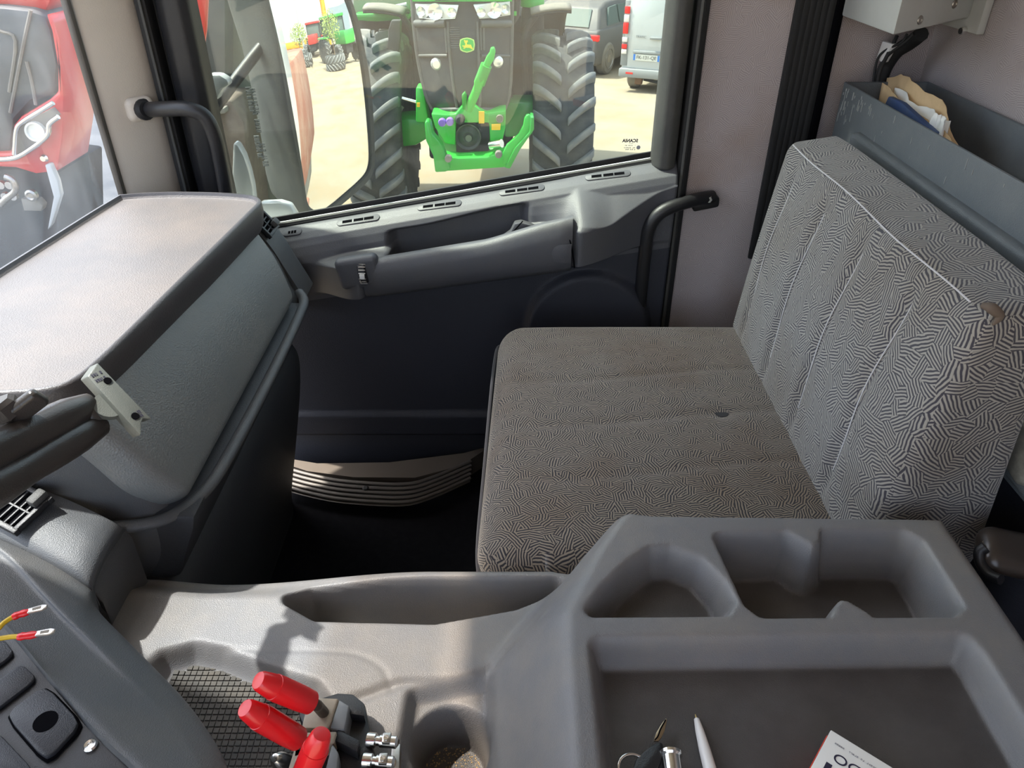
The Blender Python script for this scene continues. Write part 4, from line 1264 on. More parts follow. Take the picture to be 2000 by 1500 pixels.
lathe('screw', [(0, 0.001), (0.0018, 0.001), (0.0022, 0.0022), (0.0045, 0.0026), (0.0058, 0.001), (0.0058, -0.002)], M['chrome'], wp, 20, frame(c, (0, 0, 1)))

# loose yellow wires with red crimp terminals
def wire(yl, rd, tm, label, z=0.632):
    o = empty('wire_terminal', aZ(*rd[0], z)); tag(o, label, 'wire')
    o0 = o.location.copy()
    f = lambda q: [aZ(px, py, z) - o0 for px, py in q]
    tube('wire', f(yl), 0.0022, M['yellow'], o, 8, 5)
    tube('crimp_sleeve', f(rd), [0.0032, 0.0040, 0.0034, 0.0040, 0.0030], M['red'], o, 12, 4, 0.8)
    T = f(tm)
    d = (T[1] - T[0]); n = Vector((0, 0, 1)); w = d.cross(n).normalized()
    prism('flat_terminal', [T[0] - w * 0.003, T[0] + d * 0.75 - w * 0.0036, T[1] - w * 0.002, T[1] + w * 0.002, T[0] + d * 0.75 + w * 0.0036, T[0] + w * 0.003], (0, 0, 0.0022), M['clear'], o, 0.0006)
    prism('slot', [T[0] + d * 0.25 - w * 0.0013, T[0] + d * 0.7 - w * 0.0015, T[0] + d * 0.7 + w * 0.0015, T[0] + d * 0.25 + w * 0.0013], (0, 0, 0.0026), mat('slot_dark', (0.2, 0.17, 0.13), 0.6), o, 0)
wire([(-60, 1260), (-10, 1233), (8, 1216), (25, 1205)], [(24, 1206), (38, 1200), (57, 1195)], [(55, 1196), (93, 1186)], 'upper loose yellow wire with red crimp terminal', 0.640)
wire([(-60, 1256), (0, 1247), (20, 1244), (36, 1243)], [(35, 1244), (50, 1242), (73, 1239)], [(71, 1240), (108, 1234)], 'lower loose yellow wire with red crimp terminal', 0.636)

# ================================================================== lever unit with red knobs
lv = empty('lever_unit', (-0.15, 0.40, 0.47)); tag(lv, 'hydraulic lever unit with three red knobs on the console', 'lever control')
V0 = lv.location.copy()
zt = 0.545
base_out = [(605, 1368), (660, 1352), (690, 1354), (712, 1372), (722, 1418), (728, 1450), (740, 1540), (700, 1620), (560, 1620), (575, 1480), (595, 1425), (582, 1395)]
prism('base_housing', [aZ(px, py, zt - 0.02) - V0 for px, py in base_out], (0, 0, -0.075), M['black'], lv, 0.003)
prism('lever_block', [aZ(px, py, zt) - V0 for px, py in ((600, 1372), (616, 1362), (660, 1364), (640, 1422), (588, 1422))], (0.004, 0.004, -0.022), M['beige'], lv, 0.0015)
prism('lever_block', [aZ(px, py, zt - 0.002) - V0 for px, py in ((662, 1366), (682, 1378), (672, 1424), (644, 1422))], (0.002, 0.0, -0.022), M['greyblock'], lv, 0.0015)
prism('lever_bracket', [aZ(px, py, zt - 0.008) - V0 for px, py in ((668, 1376), (706, 1376), (712, 1398), (684, 1394))], (0, 0, -0.012), M['black'], lv, 0.001)
prism('lever_block', [aZ(px, py, zt) - V0 for px, py in ((586, 1430), (658, 1428), (652, 1446), (572, 1482), (575, 1460))], (0, 0, -0.02), M['beige'], lv, 0.0015)
prism('lever_bracket', [aZ(px, py, zt - 0.004) - V0 for px, py in ((660, 1424), (702, 1446), (698, 1468), (654, 1446))], (0, 0, -0.014), M['black'], lv, 0.001)
prism('lever_block', [aZ(px, py, zt) - V0 for px, py in ((575, 1460), (598, 1462), (580, 1530), (552, 1560), (560, 1510))], (0, 0, -0.02), M['beige'], lv, 0.0015)
prism('lever_block', [aZ(px, py, zt - 0.002) - V0 for px, py in ((648, 1448), (662, 1470), (652, 1560), (620, 1560))], (0, 0, -0.02), M['greyblock'], lv, 0.003)
prism('rust_strip', [aZ(px, py, zt - 0.022) - V0 for px, py in ((712, 1428), (726, 1430), (712, 1560), (694, 1560))], (0, 0, -0.01), M['rust'], lv, 0)
def knob(tip, base, t0, t1, foot_, tf):
    a, b = aT(*tip, t0), aT(*base, t1)
    d = (b - a)
    L_ = d.length
    lev = tube('lever_rod', [b - d * 0.1 - V0, b + d * 0.12 - V0, aT(*foot_, tf).lerp(b, 0.4) + Vector((0, 0, 0.004)) - V0, aT(*foot_, tf) - V0], 0.0052, mat('lever_steel', (0.09, 0.07, 0.055), 0.5, 0.5), lv, 12, 6)
    k = lathe('red_knob', [(0, 0), (0.0072, 0.0006), (0.0085, 0.003), (0.0103, 0.014), (0.0106, 0.018), (0.0112, 0.0182), (0.0114, 0.024), (0.0112, L_ * 0.8), (0.0104, L_), (0.004, L_ + 0.001), (0, L_ + 0.001)], M['red'], lev, 24, frame(a - V0, d))
knob((503, 1328), (606, 1372), 0.632, 0.668, (632, 1392), 0.712)
knob((477, 1382), (582, 1443), 0.622, 0.660, (600, 1468), 0.70)
knob((629, 1432), (588, 1530), 0.610, 0.632, (575, 1560), 0.66)
# chrome pipe fittings
def fitting(px, py, z):
    a = aZ(px, py, z) - V0
    f = lathe('pipe_fitting', [(0, -0.012), (0.0068, -0.012), (0.0068, -0.004), (0.0045, -0.003), (0.0045, 0.0), (0.0058, 0.0005), (0.0058, 0.016), (0.003, 0.018), (0, 0.018)], M['chrome'], lv, 12, frame(a, (1, -0.12, 0.05)))
    box('clip', a + Vector((0.003, -0.006, 0.003)), a + Vector((0.011, 0.004, 0.0075)), M['steel'], f, 0.001)
    lathe('clip_screw', [(0, 0.001), (0.0012, 0.001), (0.0014, 0.0018), (0.0024, 0.0018), (0.0026, 0)], M['chrome'], f, 12, frame(a + Vector((0.007, -0.002, 0.0075)), (0, 0, 1)))
fitting(742, 1447, 0.53); fitting(735, 1487, 0.53); fitting(728, 1530, 0.53)
prism('fitting_plate', [aZ(px, py, 0.515) - V0 for px, py in ((765, 1455), (782, 1452), (778, 1540), (758, 1545))], (0, 0, -0.016), M['steel'], lv, 0.001)
lathe('cap_nut', [(0, 0.012), (0.004, 0.011), (0.0075, 0.006), (0.0085, 0), (0.0085, -0.015)], M['chrome'], lv, 18, frame(aZ(548, 1486, 0.51) - V0, (-0.3, -0.3, 1)))

# ================================================================== small things in the tray
TZ = 0.577
# pen
a, b = aZ(1360, 1403, TZ + 0.004), aZ(1398, 1545, TZ + 0.007)
d = (b - a); Ln = 0.145
pe = lathe('ballpoint_pen', [(0, 0), (0.0016, 0.0002), (0.0024, 0.001), (0.0038, 0.012), (0.0050, 0.030), (0.0056, 0.05), (0.0057, 0.10), (0.0050, Ln), (0, Ln)], M['whiteplastic'], None, 24, frame((0, 0, 0), d))
pe.location = a
tag(pe, 'white ballpoint pen lying in the console tray', 'pen')
lathe('pen_tip', [(0, -0.0042), (0.0004, -0.004), (0.0008, -0.001), (0.0014, 0.0006)], mat('brass', (0.7, 0.5, 0.2), 0.3, 1.0), pe, 12, frame((0, 0, 0), d))
# keys
ky = empty('bunch_of_keys', aZ(1265, 1470, TZ)); tag(ky, 'bunch of keys with black head on a ring', 'keys')
k0 = ky.location.copy()
f = lambda z, pts: [aZ(px, py, z) - k0 for px, py in pts]
prism('key_head', f(TZ + 0.012, [(1243, 1480), (1262, 1462), (1285, 1446), (1296, 1450), (1297, 1468), (1290, 1492), (1270, 1530), (1240, 1560), (1225, 1530)]), (0, 0, -0.008), M['black'], ky, 0.003)
bl = prism('key_blade', f(TZ + 0.010, [(1277, 1446), (1282, 1430), (1293, 1412), (1301, 1402), (1303, 1406), (1299, 1425), (1292, 1440), (1286, 1447)]), (0, 0, -0.0024), mat('key_brass', (0.42, 0.34, 0.24), 0.35, 1.0), ky, 0.0005)
tube('blade_groove', f(TZ + 0.0102, [(1300, 1406), (1290, 1424), (1285, 1438), (1279, 1445)]), 0.0006, M['void'], bl, 6, 4)
rg = []
cc = aZ(1240, 1512, TZ + 0.004) - k0
tube('key_ring', [cc + Vector((0.0145 * cos(a_), 0.0125 * sin(a_), 0.006 * sin(a_ - 0.8) + 0.004)) for a_ in np.linspace(0, 2 * pi, 28)], 0.0014, M['chrome'], ky, 8, 0)
cyl = lathe('metal_tag', [(0, 0), (0.0085, 0), (0.0098, 0.0015), (0.0098, 0.004), (0.0080, 0.0055), (0.0080, 0.020), (0.0095, 0.022), (0, 0.022)], M['chrome'], ky, 24, frame(aZ(1309, 1468, TZ + 0.010) - k0, (-0.05, -1, 0)))
# cardboard box
bx0 = aZ(1623, 1425, TZ + 0.026)
dx = (aZ(1745, 1500, TZ + 0.026) - bx0).normalized(); dy = Vector((dx.y, -dx.x, 0)).normalized()
cbx = empty('cardboard_box', bx0 - Vector((0, 0, 0.024))); tag(cbx, 'small white cardboard box with red side in the tray', 'box')
o0 = cbx.location.copy()
W_, H_ = 0.12, 0.09
q = [bx0, bx0 + dx * W_, bx0 + dx * W_ + dy * H_, bx0 + dy * H_]
prism('carton', local(o0, q), (0, 0, -0.0245), M['white'], cbx, 0.0008)
prism('red_side', [p - o0 - dx * 0.0009 for p in (bx0 + dy * 0.006 + Vector((0, 0, -0.002)), bx0 + dy * H_ + Vector((0, 0, -0.002)), bx0 + dy * H_ + Vector((0, 0, -0.024)), bx0 + dy * 0.006 + Vector((0, 0, -0.024)))], dx * 0.0006, M['redbox'], cbx, 0)
def boxtext(s, px, py, size, m, bold=0, sx=1.0, ax='CENTER'):
    c = aZ(px, py, TZ + 0.0262) - o0
    xx = -dx; zz = Vector((0, 0, 1)); yy = zz.cross(xx)
    mt = Matrix((xx, yy, zz)).transposed().to_4x4(); mt.translation = c
    mt = mt @ Matrix.Diagonal((sx, 1, 1, 1))
    text('lettering', s, size, m, cbx, mt, 0.0001, bold, ax)
boxtext('DO', 1655, 1492, 0.0125, M['ink'], 0, 1.15)
xx = -dx; zz = Vector((0, 0, 1)); yy = zz.cross(xx)
mt = Matrix((xx, yy, zz)).transposed().to_4x4(); mt.translation = aZ(1672, 1477, TZ + 0.0262) - o0
marks('lettering', 22, 0.036, 0.0016, M['greyink'], cbx, mt, 41, 0.0001)
boxtext('I', 1611, 1509, 0.030, M['ink'], 0.001)

# seat belt buckle in the gap behind the console
bk = empty('belt_buckle', aX(1955, 1095, 0.545)); tag(bk, 'black belt buckle lying in the gap beside the console', 'buckle')
o0 = bk.location.copy()
def bkfn(v, u): return Vector((v.x, v.y, v.z * (1 - 0.35 * max(0, -u.y))))
rbox('buckle_body', (0.10, 0.055, 0.035), 0.016, mat('buckle_plastic', (0.035, 0.027, 0.022), 0.3), bk, (6, 6, 3), bkfn, loc=(0.03, 0.005, 0), rot=(0.3, 0.1, -0.2))
pts = [aX(1925, 1068, 0.527), aX(1913, 1078, 0.522), aX(1916, 1100, 0.522), aX(1932, 1122, 0.525), aX(1955, 1132, 0.53)]
tube('buckle_rim', [p - o0 for p in pts], 0.006, M['black'], bk, 10, 6)
lathe('pivot', [(0, 0.004), (0.006, 0.004), (0.008, 0)], M['chrome'], bk, 14, frame(aX(1931, 1063, 0.535) - o0, (-0.5, -0.5, 0.7)))
# pale worn metal piece behind the backrest
wm = prism('seat_bracket', [aX(1984, 812, 0.60), aX(2010, 770, 0.60), aX(2060, 790, 0.60), aX(2050, 960, 0.60), aX(2003, 948, 0.60), aX(1980, 905, 0.60)], (-0.015, 0, 0), mat('chipped_grey_paint', (0.17, 0.165, 0.15), 0.6, var=(40, (0.4, 0.38, 0.32), 0.8)), None, 0.008)
tag(wm, 'chipped grey metal bracket behind the backrest', 'bracket')
# ================================================================== outside : ground
def zg(y): return -1.7 - 0.045 * (y - 7.5)
def onG(px, py):
    d = ray(px, py); s = (-1.3625 - EYE.z) / (d.z + 0.045 * d.y); return EYE + d * s
mg = mat('sandy_yard', (0.28, 0.245, 0.185), 0.95, spec=0.1, var=(0.9, (0.27, 0.19, 0.11), 0.75))
g = [[Vector((x, y, zg(y))) for y in np.linspace(-30, 90, 30)] for x in np.linspace(-70, 190, 40)]
tag(surf('ground', g, mg, ang=180), 'pale sandy gravel yard outside', kind='structure')

tag(prism('ground_patch', [(-1.35, 2.6, zg(2.6) + 0.004), (-3.6, 9.0, zg(9) + 0.004), (-7.5, 16, zg(16) + 0.004), (-40, 16, zg(16) + 0.004), (-40, 2.6, zg(2.6) + 0.004)], (0, 0, 0.012), mat('dark_grey_ground', (0.075, 0.08, 0.088), 0.9, spec=0.2, var=(1.2, (0.15, 0.15, 0.15), 0.7)), None, 0), 'dark grey ground area in front of the truck', kind='structure')  # darker grey patch laid over the yard
OM = {}
OM['green'] = mat('tractor_green', (0.025, 0.30, 0.035), 0.35, coat=0.3, var=(6, (0.06, 0.33, 0.08), 0.4))
OM['bright'] = mat('hitch_and_lit_green', (0.035, 0.42, 0.045), 0.4, coat=0.2)  # lighter hitch green; also carries the sunlight painted on one lift arm face
OM['grille'] = mat('grille_mesh', (0.028, 0.031, 0.035), 0.6, var=(5, (0.075, 0.075, 0.07), 0.7))
OM['hooddark'] = mat('hood_frame_dark', (0.07, 0.073, 0.07), 0.5, var=(4, (0.12, 0.115, 0.10), 0.6))
OM['tyre'] = mat('dusty_tyre', (0.05, 0.054, 0.058), 0.85, var=(5, (0.16, 0.15, 0.13), 0.55))
OM['lug'] = mat('dusty_lug', (0.15, 0.155, 0.16), 0.85, var=(7, (0.30, 0.28, 0.24), 0.6))
OM['yellow'] = mat('rim_yellow', (0.75, 0.52, 0.01), 0.5)
OM['lens'] = mat('lamp_lens', (0.72, 0.74, 0.70), 0.12, 0.2, var=(12, (0.4, 0.42, 0.4), 0.5))
OM['lens2'] = mat('lamp_reflector', (0.85, 0.87, 0.85), 0.1, 0.7)
OM['label'] = mat('yellow_label', (0.85, 0.5, 0.02), 0.6)
OM['purple'] = mat('purple_coupler', (0.22, 0.13, 0.5), 0.5)
OM['dustdark'] = mat('dusty_black', (0.022, 0.023, 0.026), 0.7, var=(4, (0.05, 0.05, 0.05), 0.5))
OM['dustgrey'] = mat('dusty_grey', (0.17, 0.155, 0.135), 0.8, var=(4, (0.28, 0.25, 0.2), 0.6))
OM['white'] = mat('white_vehicle', (0.46, 0.48, 0.48), 0.3, coat=0.4)
OM['clad'] = mat('pale_cladding', (0.38, 0.395, 0.395), 0.5)
OM['cladblue'] = mat('blue_grey_cladding', (0.28, 0.34, 0.40), 0.5)
OM['cargrey'] = mat('dusty_grey_car', (0.105, 0.10, 0.097), 0.5, var=(1.6, (0.2, 0.175, 0.14), 0.6))
OM['carwin'] = mat('car_window', (0.10, 0.13, 0.12), 0.5, spec=0.15)
OM['tail'] = mat('tail_light_red', (0.75, 0.03, 0.025), 0.25)
OM['tailw'] = mat('tail_light_white', (0.75, 0.7, 0.66), 0.25)
OM['bumper'] = mat('grey_bumper', (0.24, 0.25, 0.25), 0.6)
OM['platebg'] = mat('number_plate', (0.68, 0.68, 0.62), 0.5)
OM['plateblue'] = mat('plate_blue', (0.05, 0.2, 0.6), 0.5)
OM['redpaint'] = mat('red_machine_paint', (0.55, 0.025, 0.02), 0.35, coat=0.3)
OM['orange'] = mat('orange_paint', (0.75, 0.27, 0.015), 0.5)
OM['leaf'] = mat('leaf', (0.2, 0.27, 0.07), 0.8, var=(8, (0.34, 0.36, 0.12), 0.7))
OM['rustred'] = mat('rust_red_paint', (0.32, 0.12, 0.075), 0.8, var=(3, (0.42, 0.3, 0.22), 0.7))
OM['deer'] = mat('emblem_yellow', (0.75, 0.62, 0.03), 0.5)
OM['border'] = mat('emblem_border', (0.55, 0.72, 0.2), 0.5)

# ------------------------------------------------------------------ wheels with separate lugs
def lugmesh(side, R, W, sweep=0.24, n=8, hw=0.042, hgt=0.06):
    V = []; Fc = []
    for i in range(n):
        s = i / (n - 1)
        z = side * (0.03 + (W - 0.03) * s)
        a = -sweep * (s ** 0.85)
        rt = R + hgt - 0.06 * s ** 5; rb = R - 0.03 - 0.05 * s ** 4
        w = hw * (1 + 0.1 * s)
        for dz, rr, ww in ((0, rb, w), (0, rt, w * 0.72), (0, rt, -w * 0.72), (0, rb, -w)):
            an = a + ww / R
            V.append((rr * cos(an), rr * sin(an), z))
        if i:
            b = (i - 1) * 4; c = i * 4
            for k in range(3): Fc.append((b + k, b + k + 1, c + k + 1, c + k))
    Fc.append((0, 1, 2, 3)); Fc.append(((n - 1) * 4, (n - 1) * 4 + 1, (n - 1) * 4 + 2, (n - 1) * 4 + 3))
    me = bpy.data.meshes.new('lug')
    me.from_pydata(V, [], Fc); me.update()
    bm = bmesh.new(); bm.from_mesh(me); bmesh.ops.recalc_face_normals(bm, faces=bm.faces)
    bevel(bm, 0.008, 1, 40); bm.to_mesh(me); bm.free()
    smooth(me, 50)
    me.materials.append(OM['lug'])
    return me
def wheel(parent, loc, R, W, nl, rim, lugs=True, flip=1, rz=0.0):
    """axle along local X; lug Vs point down on the side facing -Y"""
    m = Matrix.Rotation(pi / 2, 4, 'Y')
    pr = [(R * 0.50, -W * 0.80), (R * 0.66, -W * 0.95), (R * 0.85, -W), (R * 0.95, -W * 0.95), (R * 0.99, -W * 0.7), (R, 0), (R * 0.99, W * 0.7), (R * 0.95, W * 0.95), (R * 0.85, W), (R * 0.66, W * 0.95), (R * 0.50, W * 0.80)]
    t = lathe('tyre', pr, OM['tyre'], parent, 40, m, 60)
    t.location = loc; t.rotation_euler = (0, 0, rz)
    lathe('rim', [(0, -W * 0.1), (R * 0.2, -W * 0.12), (R * 0.42, -W * 0.3), (R * 0.5, -W * 0.72), (R * 0.53, -W * 0.74), (R * 0.53, W * 0.74), (R * 0.5, W * 0.72), (R * 0.42, W * 0.3), (R * 0.2, W * 0.1), (0, W * 0.1)], rim, t, 28, m)
    if lugs:
        for s in (-1, 1):
            lm = lugmesh(s, R, W)
            for k in range(nl):
                l = bpy.data.objects.new('lug', lm); col.objects.link(l); l.parent = t
                l.matrix_local = Matrix.Rotation(2 * pi * (k + (0.5 if s > 0 else 0)) / nl, 4, 'X') @ m @ Matrix.Rotation(0, 4, 'Z')
    return t

# ------------------------------------------------------------------ green tractor facing the cab
XC = -0.41
tr = empty('green_tractor', (XC, 6.6, zg(6.6))); tag(tr, 'big green tractor facing the cab, black grille and front hitch', 'tractor')
R0 = tr.location.copy()
def tp(px, py, y): return aY(px, py, y) - R0
rowsf = [(-60, 797, 1004), (0, 805, 1000), (50, 808, 1000), (110, 815, 999), (160, 825, 997), (200, 836, 993), (214, 846, 985)]
def hoodpt(s, py, off=0.0):
    l = np.interp(py, [r[0] for r in rowsf], [r[1] for r in rowsf]); r = np.interp(py, [q[0] for q in rowsf], [q[2] for q in rowsf])
    px = (l + r) / 2 + s * (r - l) / 2
    y = 6.45 + 0.20 * abs(s) ** 3 + 0.05 * s * s - 0.0004 * (py - 100) + off
    return aY(px, py, y) - R0
g = [[hoodpt(s, py) for py in np.linspace(-60, 214, 18)] for s in np.linspace(-1, 1, 25)]
solidify(surf('grille', g, OM['grille'], tr, 60), 0.03, 0)
ol = [aY(px, py, 6.72) - R0 for px, py in ((795, -60), (803, 0), (806, 60), (814, 112), (824, 160), (838, 212), (988, 212), (998, 160), (1001, 60), (1003, -60))]
prism('hood', ol, (0, 2.2, 0.12), OM['green'], tr, 0.02)
# dark side cheek of the hood, left, then the frame bars of the grille
for s in (-0.985, 0.985, -0.31, 0.30):
    q = [hoodpt(s, py, -0.02) for py in np.linspace(-40 if abs(s) > 0.5 else 42, 212, 10)]
    tube('grille_bar', q, 0.022 if abs(s) > 0.5 else 0.012, OM['hooddark'], tr, 8, 0)
tube('grille_bar', [hoodpt(s, 214, -0.02) for s in np.linspace(-1, 1, 14)], 0.018, OM['hooddark'], tr, 8, 0)
for s0, s1 in ((-0.95, -0.36), (0.36, 0.95)):
    tube('grille_bar', [hoodpt(s, 46 if abs(s) > 0.5 else 46, -0.03) for s in np.linspace(s0, s1, 8)], 0.03, OM['hooddark'], tr, 8, 0)
    tube('grille_bar', [hoodpt(s, 109, -0.02) for s in np.linspace(s0, s1, 8)], 0.014, OM['hooddark'], tr, 8, 0)
# fine louvre bars left of centre
for k in range(10):
    py = 54 + k * 4.4
    tube('louvre', [hoodpt(s, py, -0.018) for s in (-0.30, -0.2, -0.08)], 0.004, OM['hooddark'], tr, 5, 0)
tube('louvre', [hoodpt(-0.36, py, -0.02) for py in (54, 80, 103)], 0.012, OM['hooddark'], tr, 6, 0)
tube('louvre', [hoodpt(0.42, py, -0.02) for py in (52, 75, 98)], 0.010, OM['hooddark'], tr, 6, 0)
tube('louvre', [hoodpt(0.36, py, -0.02) for py in (52, 75, 98)], 0.008, OM['hooddark'], tr, 6, 0)
prism('hood_nose', [hoodpt(s, -20, -0.05) for s in np.linspace(-1, 1, 12)] + [hoodpt(s, 3, -0.05) for s in np.linspace(1, -1, 12)], (0, 0.10, 0), OM['bright'], tr, 0.0)
# head lamps
def flat(px, py, off): 
    l = np.interp(py, [r[0] for r in rowsf], [r[1] for r in rowsf]); r = np.interp(py, [q[0] for q in rowsf], [q[2] for q in rowsf])
    return hoodpt((px - (l + r) / 2) / ((r - l) / 2), py, off)
for nm, pts in (('l', [(810, 8), (850, 8), (896, 10), (889, 37), (850, 39), (818, 36)]), ('r', [(924, 9), (960, 6), (996, 2), (997, 30), (965, 35), (936, 37)])):
    h = prism('head_lamp', [flat(px, py, -0.055) for px, py in pts], (0, 0.05, 0), OM['lens'], tr, 0.006)
    for cx, rr in (((850, 23), 0.058), ((882, 24), 0.036), ((822, 22), 0.036)) if nm == 'l' else (((965, 20), 0.058), ((940, 24), 0.034), ((987, 17), 0.034)):
        lathe('lamp_bowl', [(0, 0.0), (rr * 0.5, 0.004), (rr * 0.85, 0.012), (rr, 0.016), (rr * 1.05, 0.0)], OM['lens2'], h, 20, frame(flat(cx[0], cx[1], -0.058), (0, -1, 0)))
for px, py in ((853, 125), (971, 121)):
    lathe('fog_lamp', [(0, 0.03), (0.03, 0.028), (0.045, 0.015), (0.05, 0)], OM['lens2'], tr, 20, frame(flat(px, py, -0.02), (0, -1, 0)))
# emblem: rounded badge with leaping animal
def emb(name, k, pts, off, m, th=0.01, par=tr):
    return prism(name, [flat(px, py, off) for px, py in pts], (0, th, 0), m, par, 0)
badge = [(898.5, 77.5), (904, 75), (912, 73.5), (920, 75), (926, 78), (927.5, 88), (926, 98), (920, 101), (912, 103), (904, 101), (899, 98), (897, 88)]
bdg = emb('badge', 1, badge, -0.04, OM['border'])
c_ = (912.2, 88.3)
emb('badge_field', 1, [(c_[0] + (x - c_[0]) * 0.84, c_[1] + (y - c_[1]) * 0.84) for x, y in badge], -0.048, OM['bright'], 0.01, bdg)
dz_ = [(745, 650), (770, 640), (800, 662), (840, 640), (852, 690), (822, 720), (832, 762), (930, 765), (952, 820), (990, 880), (972, 890), (900, 848), (800, 842), (765, 872), (722, 852), (762, 832), (702, 802), (710, 785), (765, 790), (786, 742), (758, 700)]
emb('badge_deer', 1, [(850 + x / 13.33, 30 + y / 13.33) for x, y in dz_], -0.054, OM['deer'], 0.008, bdg)

# front hitch carrier
def pp_(name, pts, y, th, m, b=0.006, par=tr): return prism(name, [tp(px, py, y) for px, py in pts], (0, th, 0), m, par, b)
pp_('hitch_carrier', [(842, 222), (870, 224), (890, 222), (900, 210), (908, 205), (925, 205), (936, 213), (950, 221), (988, 216), (987, 250), (980, 282), (958, 284), (955, 240), (890, 240), (889, 284), (868, 280), (862, 268), (850, 250)], 6.32, 0.22, OM['bright'], 0.012)
pp_('hitch_carrier', [(850, 230), (985, 226), (980, 300), (862, 300)], 6.5, 0.6, OM['green'], 0.01)
pto = pp_('pto_recess', [(890, 240), (956, 240), (955, 296), (891, 298)], 6.42, 0.1, OM['dustdark'], 0.004)
lathe('pto_shield', [(0.03, 0.05), (0.045, 0.06), (0.06, 0.05), (0.085, 0.035), (0.10, 0.05), (0.108, 0.05), (0.11, 0)], OM['hooddark'], pto, 28, frame(tp(915, 265, 6.42), (0, -1, 0)))
lathe('pto_shaft', [(0, 0.07), (0.028, 0.07), (0.03, 0.0)], OM['dustgrey'], pto, 14, frame(tp(916, 266, 6.42), (0, -1, 0)))
for px, py in ((864, 238), (879, 236.5)):
    lathe('coupler_cap', [(0, 0.05), (0.028, 0.045), (0.033, 0.02), (0.033, 0)], OM['purple'], tr, 18, frame(tp(px, py, 6.30), (0, -1, 0)))
lathe('rubber_stop', [(0, 0.07), (0.028, 0.062), (0.04, 0.03), (0.04, 0)], OM['dustdark'], tr, 18, frame(tp(899, 232, 6.31), (0, -1, 0)))
lathe('socket', [(0, 0.02), (0.02, 0.02), (0.024, 0.03), (0.03, 0.03), (0.03, 0)], OM['dustgrey'], tr, 18, frame(tp(976, 231, 6.30), (0, -1, 0)))
pp_('coupler_plate', [(954, 224), (985, 223), (985, 240), (955, 240)], 6.31, 0.02, OM['green'], 0.003)
pp_('warning_label', [(935, 218), (946, 218), (946, 241), (935, 241)], 6.29, 0.01, OM['label'], 0)
pp_('warning_label', [(960, 243), (978, 242), (977, 254), (960, 254)], 6.29, 0.01, OM['label'], 0)
pp_('warning_label', [(814, 201), (820, 201), (820, 209), (814, 209)], 6.9, 0.01, OM['label'], 0)
# lower beam and lift arms
pp_('hitch_beam', [(852, 300), (870, 306), (896, 309), (950, 307), (990, 296), (1000, 300), (1000, 326), (960, 329), (852, 336)], 6.15, 0.18, OM['bright'], 0.012)
pp_('lift_arm', [(829, 240), (834, 236), (840, 240), (844, 262), (862, 283), (880, 330), (870, 336), (850, 337), (846, 305), (832, 275)], 5.98, 0.12, OM['green'], 0.012)
pp_('lift_arm', [(1024, 232), (1028, 225), (1034, 224), (1036, 229), (1043, 230), (1043, 254), (1016, 292), (996, 318), (984, 322), (983, 298), (990, 283), (1012, 264), (1022, 246)], 5.98, 0.05, OM['bright'], 0.008)  # sunlit face of the arm, its light put in as lighter green
pp_('lift_arm', [(1036, 229), (1043, 230), (1043, 254), (1016, 292), (996, 330), (986, 328), (1005, 290), (1034, 258)], 5.96, 0.16, OM['green'], 0.008)  # same arm's shaded face, put in as darker green
for px, py in ((876, 308), (974, 300)):
    lathe('pin', [(0, 0.05), (0.026, 0.045), (0.03, 0.02), (0.03, 0)], OM['dustgrey'], tr, 12, frame(tp(px, py, 6.0), (0, -1, 0)))
tube('lift_cylinder', [tp(958, 284, 6.25), tp(980, 280, 6.2)], 0.035, M['chrome'], tr, 12, 0)
# top link folded up
tube('top_link', [tp(914, 214, 6.25), tp(927, 186, 6.2), tp(938, 158, 6.15)], 0.036, OM['bright'], tr, 10, 3)
tube('top_link', [tp(936, 163, 6.13), tp(945, 140, 6.11), tp(950, 127, 6.1)], 0.046, OM['green'], tr, 10, 0)
pp_('link_bracket', [(903, 214), (902, 186), (908, 180), (911, 186), (912, 215)], 6.2, 0.06, OM['green'], 0.005)
pp_('link_claw', [(926, 160), (932, 148), (938, 128), (944, 126), (950, 112), (956, 104), (958, 95), (965, 93), (968, 101), (965, 116), (958, 128), (950, 140), (946, 160), (936, 182), (925, 180)], 6.08, 0.07, OM['bright'], 0.008)
# axle, chassis and dark belly
pp_('front_axle', [(762, 236), (800, 232), (848, 240), (850, 262), (812, 285), (765, 290)], 7.3, 0.35, OM['green'], 0.03)
pp_('front_axle', [(985, 200), (1060, 200), (1060, 262), (985, 270)], 7.3, 0.35, OM['green'], 0.03)
pp_('axle_beam', [(812, 170), (826, 172), (838, 240), (812, 240)], 7.0, 0.2, OM['bright'], 0.02)
pp_('chassis_block', [(690, 30), (1060, 30), (1060, 262), (690, 250)], 8.3, 0.8, OM['dustdark'], 0.02)
pp_('side_tank', [(690, 28), (800, 24), (800, 39), (735, 43), (690, 40)], 8.0, 0.25, OM['green'], 0.02)
pp_('cab_glass', [(690, -20), (800, -20), (800, 24), (690, 28)], 8.2, 0.15, mat('cab_glass', (0.25, 0.32, 0.22), 0.2), 0.01)
tube('hand_rail', [tp(728, 16, 7.9), tp(760, 16, 7.9), tp(795, 9, 7.9)], 0.022, OM['clad'], tr, 8, 3)
tube('steering_rod', [tp(785, 192, 7.2), tp(815, 200, 7.2)], 0.018, M['chrome'], tr, 8, 0)
tube('steering_rod', [tp(772, 172, 7.3), tp(770, 200, 7.3), tp(786, 215, 7.3)], 0.03, OM['dustgrey'], tr, 8, 3)
for k in range(3):
    for dx_ in (0, 8):
        lathe('bolt', [(0, 0.02), (0.018, 0.018), (0.02, 0)], M['chrome'], tr, 8, frame(tp(757 + dx_, 135 + k * 13, 7.4), (0, -1, 0)))
